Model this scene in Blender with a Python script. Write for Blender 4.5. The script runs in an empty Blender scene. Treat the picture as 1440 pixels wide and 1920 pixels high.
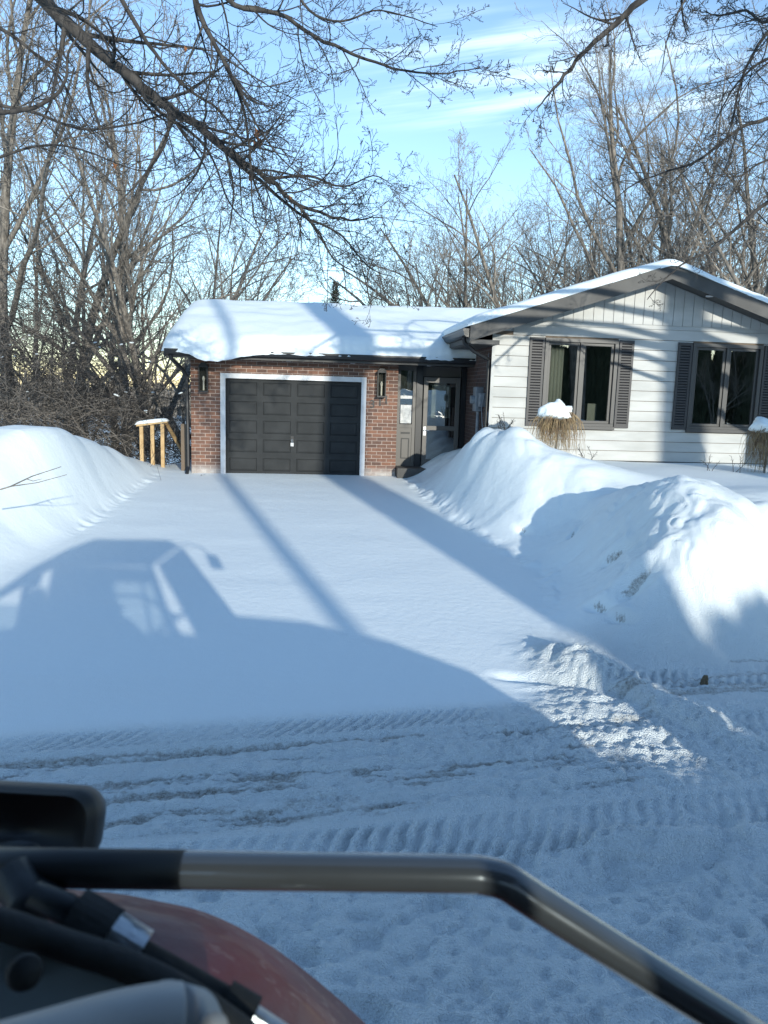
import bpy, math, random
import numpy as np
from mathutils import Vector, Matrix, Euler
S = bpy.context.scene
COL = S.collection
PI = math.pi
rad = math.radians

# ------------------------------------------------------------------ camera
CH, PITCH, ROLL, FPX = 2.5, 9.0, 1.7, 1442.0
cam_d = bpy.data.cameras.new("camera")
cam = bpy.data.objects.new("camera", cam_d); COL.objects.link(cam)
CAMM = (Matrix.Rotation(rad(90 - PITCH), 3, 'X') @ Matrix.Rotation(rad(ROLL), 3, 'Z'))
cam.matrix_world = Matrix.Translation((0, 0, CH)) @ CAMM.to_4x4()
cam_d.sensor_fit = 'VERTICAL'; cam_d.sensor_height = 36.0; cam_d.sensor_width = 27.0
cam_d.lens = 36.0 * FPX / 1920.0
cam_d.clip_start = 0.05; cam_d.clip_end = 3000
cam_d.dof.use_dof = True; cam_d.dof.focus_distance = 13.0; cam_d.dof.aperture_fstop = 6.0
S.camera = cam

def ray(px, py):
    return CAMM @ Vector(((px - 720) / FPX, -(py - 960) / FPX, -1))
def at(px, py, Y):
    d = ray(px, py); return Vector((0, 0, CH)) + d * (Y / d.y)
def atz(px, py, z):
    d = ray(px, py); return Vector((0, 0, CH)) + d * ((z - CH) / d.z)

# ------------------------------------------------------------------ light
SUN_AZ, SUN_EL = 20.0, 13.0          # the light travels to -20 deg (left of +Y), sun behind right
w = bpy.data.worlds.new("World"); S.world = w; w.use_nodes = True
nt = w.node_tree; N = nt.nodes; L = nt.links
bg = N['Background']; bg.inputs['Strength'].default_value = 0.18
sky = N.new('ShaderNodeTexSky'); sky.sky_type = 'NISHITA'; sky.sun_disc = False
sky.sun_elevation = rad(SUN_EL); sky.sun_rotation = rad(180 - SUN_AZ)
sky.air_density = 1.0; sky.dust_density = 0.08; sky.ozone_density = 2.3; sky.altitude = 200
tc = N.new('ShaderNodeTexCoord')
sep = N.new('ShaderNodeSeparateXYZ'); L.new(tc.outputs['Generated'], sep.inputs[0])
def mth(op, a, b=None, clamp=False):
    n = N.new('ShaderNodeMath'); n.operation = op; n.use_clamp = clamp
    for i, v in enumerate((a, b)):
        if v is None: continue
        if hasattr(v, 'is_linked') or hasattr(v, 'links'): L.new(v, n.inputs[i])
        else: n.inputs[i].default_value = v
    return n.outputs[0]
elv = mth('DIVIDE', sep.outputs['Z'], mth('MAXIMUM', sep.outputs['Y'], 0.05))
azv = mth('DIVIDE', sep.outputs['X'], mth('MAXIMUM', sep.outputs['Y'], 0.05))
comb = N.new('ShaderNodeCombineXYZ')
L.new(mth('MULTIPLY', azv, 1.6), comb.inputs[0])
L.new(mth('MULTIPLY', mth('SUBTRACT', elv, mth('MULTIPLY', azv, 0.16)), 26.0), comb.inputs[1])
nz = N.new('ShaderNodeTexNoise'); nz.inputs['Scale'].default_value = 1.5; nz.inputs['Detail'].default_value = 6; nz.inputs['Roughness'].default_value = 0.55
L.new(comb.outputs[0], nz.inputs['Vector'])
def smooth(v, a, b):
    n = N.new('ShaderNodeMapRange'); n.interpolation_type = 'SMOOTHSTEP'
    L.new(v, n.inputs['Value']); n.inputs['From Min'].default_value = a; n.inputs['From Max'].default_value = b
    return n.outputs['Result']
streak = smooth(nz.outputs['Fac'], 0.40, 0.72)  # pale streaks painted into the sky for reflections on the window glass
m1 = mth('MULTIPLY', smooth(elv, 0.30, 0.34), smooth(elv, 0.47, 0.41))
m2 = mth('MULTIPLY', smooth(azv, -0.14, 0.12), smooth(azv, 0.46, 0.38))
streak_fac = mth('MULTIPLY', mth('MULTIPLY', streak, 0.55), mth('MULTIPLY', m1, m2))
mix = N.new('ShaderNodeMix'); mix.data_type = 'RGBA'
L.new(streak_fac, mix.inputs['Factor']); L.new(sky.outputs[0], mix.inputs['A']); mix.inputs['B'].default_value = (5.2, 6.3, 7.0, 1)
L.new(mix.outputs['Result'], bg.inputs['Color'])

sl = bpy.data.lights.new("sun", 'SUN'); sl.energy = 2.75; sl.angle = rad(0.55); sl.color = (1.0, 0.97, 0.86)
sun = bpy.data.objects.new("sun", sl); COL.objects.link(sun)
SD = Vector((-math.sin(rad(SUN_AZ)) * math.cos(rad(SUN_EL)), math.cos(rad(SUN_AZ)) * math.cos(rad(SUN_EL)), -math.sin(rad(SUN_EL))))
sun.rotation_euler = SD.to_track_quat('-Z', 'Y').to_euler()
S.view_settings.view_transform = 'Standard'; S.view_settings.look = 'None'
S.view_settings.exposure = 0.74; S.view_settings.gamma = 1
S.cycles.max_bounces = 6; S.cycles.transparent_max_bounces = 12
S.cycles.caustics_reflective = False; S.cycles.caustics_refractive = False
try: S.cycles.use_denoising = True
except Exception: pass

# ------------------------------------------------------------------ materials
MATS = {}
def mat(name, col, rough=0.6, metal=0.0, spec=0.5, coat=0.0, bump=None, var=None):
    """bump=(scale, distance) noise bump; var=(scale, amount, second colour) mottling in object space"""
    if name in MATS: return MATS[name]
    m = bpy.data.materials.new(name); m.use_nodes = True
    n = m.node_tree.nodes; l = m.node_tree.links; b = n['Principled BSDF']
    b.inputs['Base Color'].default_value = (*col, 1); b.inputs['Roughness'].default_value = rough
    b.inputs['Metallic'].default_value = metal; b.inputs['Specular IOR Level'].default_value = spec
    b.inputs['Coat Weight'].default_value = coat
    t = n.new('ShaderNodeTexCoord')
    if var:
        x = n.new('ShaderNodeTexNoise'); x.inputs['Scale'].default_value = var[0]; x.inputs['Detail'].default_value = 5
        l.new(t.outputs['Object'], x.inputs['Vector'])
        r = n.new('ShaderNodeMapRange'); r.inputs['From Min'].default_value = 0.4; r.inputs['From Max'].default_value = 0.65
        r.inputs['To Max'].default_value = var[1]
        l.new(x.outputs['Fac'], r.inputs['Value'])
        k = n.new('ShaderNodeMix'); k.data_type = 'RGBA'; k.inputs['A'].default_value = (*col, 1); k.inputs['B'].default_value = (*var[2], 1)
        l.new(r.outputs['Result'], k.inputs['Factor']); l.new(k.outputs['Result'], b.inputs['Base Color'])
    if bump:
        x = n.new('ShaderNodeTexNoise'); x.inputs['Scale'].default_value = bump[0]; x.inputs['Detail'].default_value = 4
        l.new(t.outputs['Object'], x.inputs['Vector'])
        bp = n.new('ShaderNodeBump'); bp.inputs['Distance'].default_value = bump[1]
        l.new(x.outputs['Fac'], bp.inputs['Height']); l.new(bp.outputs['Normal'], b.inputs['Normal'])
    MATS[name] = m; return m

def snow_mat(name, coarse=0.0):
    m = bpy.data.materials.new(name); m.use_nodes = True
    n = m.node_tree.nodes; l = m.node_tree.links; b = n['Principled BSDF']
    b.inputs['Roughness'].default_value = 0.55; b.inputs['Specular IOR Level'].default_value = 0.25
    t = n.new('ShaderNodeTexCoord')
    a = n.new('ShaderNodeTexNoise'); a.inputs['Scale'].default_value = 9; a.inputs['Detail'].default_value = 8; a.inputs['Roughness'].default_value = 0.6
    l.new(t.outputs['Object'], a.inputs['Vector'])
    f = n.new('ShaderNodeTexNoise'); f.inputs['Scale'].default_value = 85; f.inputs['Detail'].default_value = 3
    l.new(t.outputs['Object'], f.inputs['Vector'])
    at_ = n.new('ShaderNodeAttribute'); at_.attribute_name = 'rough'
    def M(op, p, q):
        k = n.new('ShaderNodeMath'); k.operation = op
        for i, v in enumerate((p, q)):
            if isinstance(v, (int, float)): k.inputs[i].default_value = v
            else: l.new(v, k.inputs[i])
        return k.outputs[0]
    h = M('ADD', M('MULTIPLY', a.outputs['Fac'], 0.35), M('MULTIPLY', f.outputs['Fac'], M('ADD', 0.10, M('MULTIPLY', at_.outputs['Fac'], 1.7))))
    bp = n.new('ShaderNodeBump'); bp.inputs['Distance'].default_value = 0.028; bp.inputs['Strength'].default_value = 0.85
    l.new(h, bp.inputs['Height']); l.new(bp.outputs['Normal'], b.inputs['Normal'])
    # dirt
    d = n.new('ShaderNodeAttribute'); d.attribute_name = 'dirt'
    g = n.new('ShaderNodeTexNoise'); g.inputs['Scale'].default_value = 26; g.inputs['Detail'].default_value = 6; g.inputs['Roughness'].default_value = 0.75
    l.new(t.outputs['Object'], g.inputs['Vector'])
    mr = n.new('ShaderNodeMapRange'); mr.inputs['From Min'].default_value = 0.58; mr.inputs['From Max'].default_value = 0.86
    l.new(M('ADD', M('MULTIPLY', d.outputs['Fac'], 0.42), M('MULTIPLY', g.outputs['Fac'], 0.72)), mr.inputs['Value'])
    dm = M('MULTIPLY', mr.outputs['Result'], M('MINIMUM', M('MULTIPLY', d.outputs['Fac'], 3.0), 1.0))
    g2 = n.new('ShaderNodeTexNoise'); g2.inputs['Scale'].default_value = 120; l.new(t.outputs['Object'], g2.inputs['Vector'])
    cr = n.new('ShaderNodeValToRGB'); cr.color_ramp.elements[0].position = 0.35; cr.color_ramp.elements[0].color = (0.13, 0.12, 0.095, 1)
    cr.color_ramp.elements[1].position = 0.7; cr.color_ramp.elements[1].color = (0.52, 0.50, 0.46, 1)
    l.new(g2.outputs['Fac'], cr.inputs['Fac'])
    k = n.new('ShaderNodeMix'); k.data_type = 'RGBA'; k.inputs['A'].default_value = (0.83, 0.885, 0.885, 1)
    l.new(dm, k.inputs['Factor']); l.new(cr.outputs['Color'], k.inputs['B']); l.new(k.outputs['Result'], b.inputs['Base Color'])
    return m
M_SNOW = snow_mat('snow')

def brick_mat(name, c1, c2, mort):
    m = bpy.data.materials.new(name); m.use_nodes = True
    n = m.node_tree.nodes; l = m.node_tree.links; b = n['Principled BSDF']; b.inputs['Roughness'].default_value = 0.85
    t = n.new('ShaderNodeTexCoord'); sp = n.new('ShaderNodeSeparateXYZ'); l.new(t.outputs['Object'], sp.inputs[0])
    ad = n.new('ShaderNodeMath'); ad.operation = 'ADD'; l.new(sp.outputs['X'], ad.inputs[0]); l.new(sp.outputs['Y'], ad.inputs[1])
    cb = n.new('ShaderNodeCombineXYZ'); l.new(ad.outputs[0], cb.inputs[0]); l.new(sp.outputs['Z'], cb.inputs[1])
    br = n.new('ShaderNodeTexBrick'); l.new(cb.outputs[0], br.inputs['Vector'])
    br.inputs['Scale'].default_value = 1.0; br.inputs['Brick Width'].default_value = 0.225; br.inputs['Row Height'].default_value = 0.08
    br.inputs['Mortar Size'].default_value = 0.0065; br.inputs['Mortar Smooth'].default_value = 0.2
    br.inputs['Color1'].default_value = (*c1, 1); br.inputs['Color2'].default_value = (*c2, 1); br.inputs['Mortar'].default_value = (*mort, 1)
    br.inputs['Bias'].default_value = 0.1
    x = n.new('ShaderNodeTexNoise'); x.inputs['Scale'].default_value = 14; x.inputs['Detail'].default_value = 5; l.new(t.outputs['Object'], x.inputs['Vector'])
    mr = n.new('ShaderNodeMapRange'); mr.inputs['To Min'].default_value = 0.6; mr.inputs['To Max'].default_value = 1.35; l.new(x.outputs['Fac'], mr.inputs['Value'])
    mx = n.new('ShaderNodeVectorMath'); mx.operation = 'SCALE'; l.new(br.outputs['Color'], mx.inputs[0]); l.new(mr.outputs['Result'], mx.inputs['Scale'])
    # lime bloom on the lowest courses
    s2 = n.new('ShaderNodeMapRange'); s2.inputs['From Min'].default_value = 0.78; s2.inputs['From Max'].default_value = 0.62; l.new(sp.outputs['Z'], s2.inputs['Value'])
    x2 = n.new('ShaderNodeTexNoise'); x2.inputs['Scale'].default_value = 6; x2.inputs['Detail'].default_value = 6; l.new(t.outputs['Object'], x2.inputs['Vector'])
    mm = n.new('ShaderNodeMath'); mm.operation = 'MULTIPLY'; l.new(s2.outputs['Result'], mm.inputs[0]); l.new(x2.outputs['Fac'], mm.inputs[1])
    k = n.new('ShaderNodeMix'); k.data_type = 'RGBA'; l.new(mm.outputs[0], k.inputs['Factor']); l.new(mx.outputs[0], k.inputs['A']); k.inputs['B'].default_value = (0.6, 0.58, 0.55, 1)
    l.new(k.outputs['Result'], b.inputs['Base Color'])
    inv = n.new('ShaderNodeMath'); inv.operation = 'SUBTRACT'; inv.inputs[0].default_value = 1; l.new(br.outputs['Fac'], inv.inputs[1])
    bp = n.new('ShaderNodeBump'); bp.inputs['Distance'].default_value = 0.008; l.new(inv.outputs[0], bp.inputs['Height']); l.new(bp.outputs['Normal'], b.inputs['Normal'])
    return m
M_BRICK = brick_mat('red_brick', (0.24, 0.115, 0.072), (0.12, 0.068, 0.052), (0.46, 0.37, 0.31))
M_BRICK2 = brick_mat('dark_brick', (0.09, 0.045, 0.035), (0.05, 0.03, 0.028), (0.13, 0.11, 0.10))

def bark_mat(name, c1, c2):
    m = bpy.data.materials.new(name); m.use_nodes = True
    n = m.node_tree.nodes; l = m.node_tree.links; b = n['Principled BSDF']; b.inputs['Roughness'].default_value = 0.9
    t = n.new('ShaderNodeTexCoord'); mp = n.new('ShaderNodeMapping'); mp.inputs['Scale'].default_value = (1, 1, 0.22); l.new(t.outputs['Object'], mp.inputs[0])
    x = n.new('ShaderNodeTexNoise'); x.inputs['Scale'].default_value = 14; x.inputs['Detail'].default_value = 6; l.new(mp.outputs[0], x.inputs['Vector'])
    cr = n.new('ShaderNodeValToRGB'); cr.color_ramp.elements[0].position = 0.35; cr.color_ramp.elements[1].position = 0.68
    cr.color_ramp.elements[0].color = (*c1, 1); cr.color_ramp.elements[1].color = (*c2, 1)
    l.new(x.outputs['Fac'], cr.inputs['Fac']); l.new(cr.outputs['Color'], b.inputs['Base Color'])
    bp = n.new('ShaderNodeBump'); bp.inputs['Distance'].default_value = 0.03; l.new(x.outputs['Fac'], bp.inputs['Height']); l.new(bp.outputs['Normal'], b.inputs['Normal'])
    return m
M_BARK = bark_mat('grey_brown_bark', (0.08, 0.07, 0.06), (0.30, 0.265, 0.225))
M_BARKD = bark_mat('dark_bark', (0.022, 0.020, 0.019), (0.085, 0.076, 0.068))
M_TWIG = bark_mat('twig_bark', (0.14, 0.122, 0.104), (0.36, 0.315, 0.265))
M_STRAW = mat('dry_straw', (0.42, 0.31, 0.17), 0.8, var=(9, 1, (0.2, 0.13, 0.08)))

def siding_mat(name):
    m = bpy.data.materials.new(name); m.use_nodes = True
    n = m.node_tree.nodes; l = m.node_tree.links; b = n['Principled BSDF']; b.inputs['Roughness'].default_value = 0.55
    t = n.new('ShaderNodeTexCoord'); mp = n.new('ShaderNodeMapping'); mp.inputs['Scale'].default_value = (0.5, 1, 2.0); l.new(t.outputs['Object'], mp.inputs[0])
    x = n.new('ShaderNodeTexNoise'); x.inputs['Scale'].default_value = 1.6; x.inputs['Detail'].default_value = 7; l.new(mp.outputs[0], x.inputs['Vector'])
    cr = n.new('ShaderNodeValToRGB'); cr.color_ramp.elements[0].position = 0.3; cr.color_ramp.elements[1].position = 0.62
    cr.color_ramp.elements[0].color = (0.33, 0.335, 0.32, 1); cr.color_ramp.elements[1].color = (0.46, 0.46, 0.44, 1)
    l.new(x.outputs['Fac'], cr.inputs['Fac']); l.new(cr.outputs['Color'], b.inputs['Base Color'])
    return m
M_SIDING = siding_mat('off_white_siding')
M_FASCIA = mat('charcoal_fascia_paint', (0.045, 0.044, 0.042), 0.6, var=(2.5, 1, (0.07, 0.068, 0.064)))
M_BLACK = mat('black_gutter_paint', (0.012, 0.013, 0.015), 0.38)
M_DOORP = mat('charcoal_door_paint', (0.033, 0.035, 0.036), 0.7, spec=0.12, var=(3, 1, (0.042, 0.044, 0.045)))
M_SHUT = mat('dark_shutter_vinyl', (0.030, 0.029, 0.031), 0.5)
M_WFRAME = mat('bronze_window_frame', (0.05, 0.048, 0.046), 0.45)
M_WHITE = mat('white_trim_paint', (0.68, 0.69, 0.70), 0.5, var=(5, 1, (0.55, 0.55, 0.56)))
M_SHINGLE = mat('dark_shingle', (0.06, 0.06, 0.062), 0.9, bump=(40, 0.01))
M_INT = mat('room_wall_paint', (0.16, 0.15, 0.14), 0.8)
M_CURT = mat('cream_curtain', (0.72, 0.70, 0.62), 0.8)
M_GREYBOX = mat('grey_meter_enamel', (0.22, 0.24, 0.26), 0.5, var=(8, 1, (0.15, 0.16, 0.18)))
M_STEEL = mat('zinc_metal', (0.55, 0.56, 0.57), 0.28, metal=0.9, bump=(60, 0.002))
M_PAPER = mat('paper', (0.62, 0.63, 0.62), 0.7, var=(22, 0.6, (0.35, 0.36, 0.36)))
M_WOOD = mat('new_lumber', (0.55, 0.38, 0.19), 0.65, var=(7, 1, (0.42, 0.27, 0.12)))
M_OLDWOOD = mat('weathered_wood', (0.16, 0.12, 0.085), 0.8)
M_BRZ = mat('bronze_door_metal', (0.10, 0.092, 0.082), 0.45)
M_RED = mat('red_tractor_paint', (0.21, 0.024, 0.024), 0.5, coat=0.15, bump=(30, 0.002), var=(4, 0.9, (0.13, 0.045, 0.04)))
_n = M_RED.node_tree.nodes; _l = M_RED.node_tree.links; _b = _n['Principled BSDF']
_src = _b.inputs['Base Color'].links[0].from_socket
_t = _n.new('ShaderNodeTexCoord'); _m = _n.new('ShaderNodeMapping'); _m.inputs['Rotation'].default_value = (0, rad(35), rad(20)); _m.inputs['Scale'].default_value = (2.5, 38, 38); _l.new(_t.outputs['Object'], _m.inputs[0])
_x = _n.new('ShaderNodeTexNoise'); _x.inputs['Scale'].default_value = 1.6; _x.inputs['Detail'].default_value = 5; _l.new(_m.outputs[0], _x.inputs['Vector'])
_r = _n.new('ShaderNodeMapRange'); _r.inputs['From Min'].default_value = 0.60; _r.inputs['From Max'].default_value = 0.72; _r.inputs['To Max'].default_value = 0.6; _l.new(_x.outputs['Fac'], _r.inputs['Value'])
_k = _n.new('ShaderNodeMix'); _k.data_type = 'RGBA'; _l.new(_r.outputs['Result'], _k.inputs['Factor']); _l.new(_src, _k.inputs['A']); _k.inputs['B'].default_value = (0.34, 0.20, 0.17, 1); _l.new(_k.outputs['Result'], _b.inputs['Base Color'])
M_PLAST = mat('black_plastic', (0.012, 0.013, 0.014), 0.5)
M_RUB = mat('black_rubber', (0.02, 0.02, 0.02), 0.75, bump=(60, 0.003))
M_BAR = mat('dark_grey_bar_paint', (0.105, 0.108, 0.112), 0.2, spec=0.9, coat=0.9, var=(14, 0.5, (0.085, 0.087, 0.09)))
M_PANEL = mat('grey_cab_panel', (0.26, 0.32, 0.36), 0.6)
M_GREYP = mat('grey_moulded_plastic', (0.42, 0.41, 0.40), 0.42, var=(20, 0.4, (0.36, 0.35, 0.34)))
M_CABIN = mat('dark_cab_trim', (0.03, 0.03, 0.033), 0.7)
M_LEAF = mat('dead_leaf', (0.34, 0.15, 0.06), 0.8)
M_DIRTY = mat('brown_leaf_litter', (0.13, 0.10, 0.06), 0.9)

def glass_mat(name, tint, refl=0.9, base=0.06):
    m = bpy.data.materials.new(name); m.use_nodes = True
    n = m.node_tree.nodes; l = m.node_tree.links; n.remove(n['Principled BSDF'])
    tr = n.new('ShaderNodeBsdfTransparent'); tr.inputs['Color'].default_value = (*tint, 1)
    gl = n.new('ShaderNodeBsdfGlossy'); gl.inputs['Roughness'].default_value = 0.01; gl.inputs['Color'].default_value = (refl, refl, refl, 1)
    fr = n.new('ShaderNodeFresnel'); fr.inputs['IOR'].default_value = 1.5
    ad = n.new('ShaderNodeMath'); ad.operation = 'ADD'; ad.use_clamp = True; ad.inputs[1].default_value = base; l.new(fr.outputs[0], ad.inputs[0])
    mx = n.new('ShaderNodeMixShader'); l.new(ad.outputs[0], mx.inputs[0]); l.new(tr.outputs[0], mx.inputs[1]); l.new(gl.outputs[0], mx.inputs[2])
    l.new(mx.outputs[0], n['Material Output'].inputs['Surface'])
    return m
M_GLASS = glass_mat('window_glass', (0.75, 0.78, 0.76), base=0.20)
M_CABGLASS = glass_mat('tinted_cab_glass', (0.64, 0.68, 0.70), base=0.02)
M_LGLASS = glass_mat('lantern_glass', (0.85, 0.85, 0.82), base=0.05)

# ------------------------------------------------------------------ mesh helpers
def tag(o, label=None, cat=None, group=None, kind=None):
    if label: o['label'] = label
    if cat: o['category'] = cat
    if group: o['group'] = group
    if kind: o['kind'] = kind
    return o
def empty(name, loc=(0, 0, 0), rz=0.0, label=None, cat=None, group=None):
    o = bpy.data.objects.new(name, None); COL.objects.link(o); o.location = loc; o.rotation_euler = (0, 0, rz)
    o.empty_display_size = 0.2
    return tag(o, label, cat, group)
def fast_mesh(name, V, Q, smooth=True):
    """V (n,3) float, Q (m,k) int with k 3 or 4"""
    V = np.ascontiguousarray(V, dtype=np.float32); Q = np.ascontiguousarray(Q, dtype=np.int32)
    me = bpy.data.meshes.new(name); k = Q.shape[1]
    me.vertices.add(len(V)); me.vertices.foreach_set('co', V.ravel())
    me.loops.add(Q.size); me.loops.foreach_set('vertex_index', Q.ravel())
    me.polygons.add(len(Q)); me.polygons.foreach_set('loop_start', np.arange(0, Q.size, k, dtype=np.int32))
    me.polygons.foreach_set('loop_total', np.full(len(Q), k, dtype=np.int32))
    me.polygons.foreach_set('use_smooth', np.full(len(Q), smooth))
    me.update(calc_edges=True)
    return me
def link(name, me, m, parent=None):
    o = bpy.data.objects.new(name, me); COL.objects.link(o)
    if m is not None and len(me.materials) == 0: me.materials.append(m)
    if parent is not None: o.parent = parent
    return o

class MB:
    def __init__(s): s.v = []; s.f = []
    def poly(s, pts, faces):
        b = len(s.v); s.v += [tuple(p) for p in pts]; s.f += [tuple(b + i for i in f) for f in faces]; return s
    def box(s, x0, x1, y0, y1, z0, z1, bev=0.0):
        if bev > 0:
            return s.hull8([(x0, y0, z0), (x1, y0, z0), (x1, y1, z0), (x0, y1, z0), (x0, y0, z1), (x1, y0, z1), (x1, y1, z1), (x0, y1, z1)])
        return s.hull8([(x0, y0, z0), (x1, y0, z0), (x1, y1, z0), (x0, y1, z0), (x0, y0, z1), (x1, y0, z1), (x1, y1, z1), (x0, y1, z1)])
    def hull8(s, p): return s.poly(p, [(0, 3, 2, 1), (4, 5, 6, 7), (0, 1, 5, 4), (1, 2, 6, 5), (2, 3, 7, 6), (3, 0, 4, 7)])
    def prism(s, prof, a, b, axis='y'):
        """prof: list of 2D points (CCW); extruded from a to b. axis y: (x,z); axis x: (y,z); axis z: (x,y)"""
        def P(q, t): return {'y': (q[0], t, q[1]), 'x': (t, q[0], q[1]), 'z': (q[0], q[1], t)}[axis]
        n = len(prof); pts = [P(q, a) for q in prof] + [P(q, b) for q in prof]
        fs = [tuple(range(n))[::-1], tuple(range(n, 2 * n))] + [(i, (i + 1) % n, n + (i + 1) % n, n + i) for i in range(n)]
        return s.poly(pts, fs)
    def tube(s, pts, r, n=10, caps=True):
        pts = [Vector(p) for p in pts]
        rs = r if isinstance(r, (list, tuple)) else [r] * len(pts)
        b = len(s.v); up = None
        for i, p in enumerate(pts):
            t = ((pts[i + 1] if i + 1 < len(pts) else p) - (pts[i - 1] if i else p)).normalized()
            if up is None: up = Vector((0, 0, 1)) if abs(t.z) < 0.9 else Vector((1, 0, 0))
            u = t.cross(up).normalized(); up = u.cross(t).normalized()
            for k in range(n):
                a = 2 * PI * k / n; s.v.append(tuple(p + (u * math.cos(a) + up * math.sin(a)) * rs[i]))
        for i in range(len(pts) - 1):
            for k in range(n):
                s.f.append((b + i * n + k, b + i * n + (k + 1) % n, b + (i + 1) * n + (k + 1) % n, b + (i + 1) * n + k))
        if caps:
            s.f.append(tuple(b + k for k in range(n))[::-1]); e = b + (len(pts) - 1) * n; s.f.append(tuple(e + k for k in range(n)))
        return s
    def build(s, name, m, parent=None, bevel=0.0, smooth=False):
        me = bpy.data.meshes.new(name); me.from_pydata(s.v, [], s.f); me.validate(); me.update()
        if smooth: me.polygons.foreach_set('use_smooth', [True] * len(me.polygons))
        o = link(name, me, m, parent)
        if bevel > 0:
            b = o.modifiers.new('bevel', 'BEVEL'); b.width = bevel; b.segments = 2; b.limit_method = 'ANGLE'; b.angle_limit = rad(40)
        return o

# numpy value noise
_R = np.random.RandomState(7); _T = _R.rand(512, 512).astype(np.float32)
def vnoise(x, y):
    xi = np.floor(x).astype(np.int64); yi = np.floor(y).astype(np.int64)
    fx = x - xi; fy = y - yi
    fx = fx * fx * fx * (fx * (fx * 6 - 15) + 10); fy = fy * fy * fy * (fy * (fy * 6 - 15) + 10)
    a = _T[xi & 511, yi & 511]; b = _T[(xi + 1) & 511, yi & 511]; c = _T[xi & 511, (yi + 1) & 511]; d = _T[(xi + 1) & 511, (yi + 1) & 511]
    return (a * (1 - fx) + b * fx) * (1 - fy) + (c * (1 - fx) + d * fx) * fy
def fbm(x, y, o=4, g=0.5):
    r = 0; a = 1; t = 0
    for i in range(o):
        r = r + a * vnoise(x * 2 ** i + 17.3 * i, y * 2 ** i + 9.1 * i); t += a; a *= g
    return r / t
def sst(a, b, x):
    t = np.clip((x - a) / (b - a), 0, 1); return t * t * (3 - 2 * t)

# ------------------------------------------------------------------ house frame
HA = rad(5.5); HO = Vector((-2.0, 17.3, 0.0))
def to_house(x, y):
    dx = x - HO.x; dy = y - HO.y; c, s = math.cos(HA), math.sin(HA)
    return dx * c + dy * s, -dx * s + dy * c
def from_house(u, v, z=0):
    c, s = math.cos(HA), math.sin(HA); return Vector((HO.x + u * c - v * s, HO.y + u * s + v * c, z))

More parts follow.
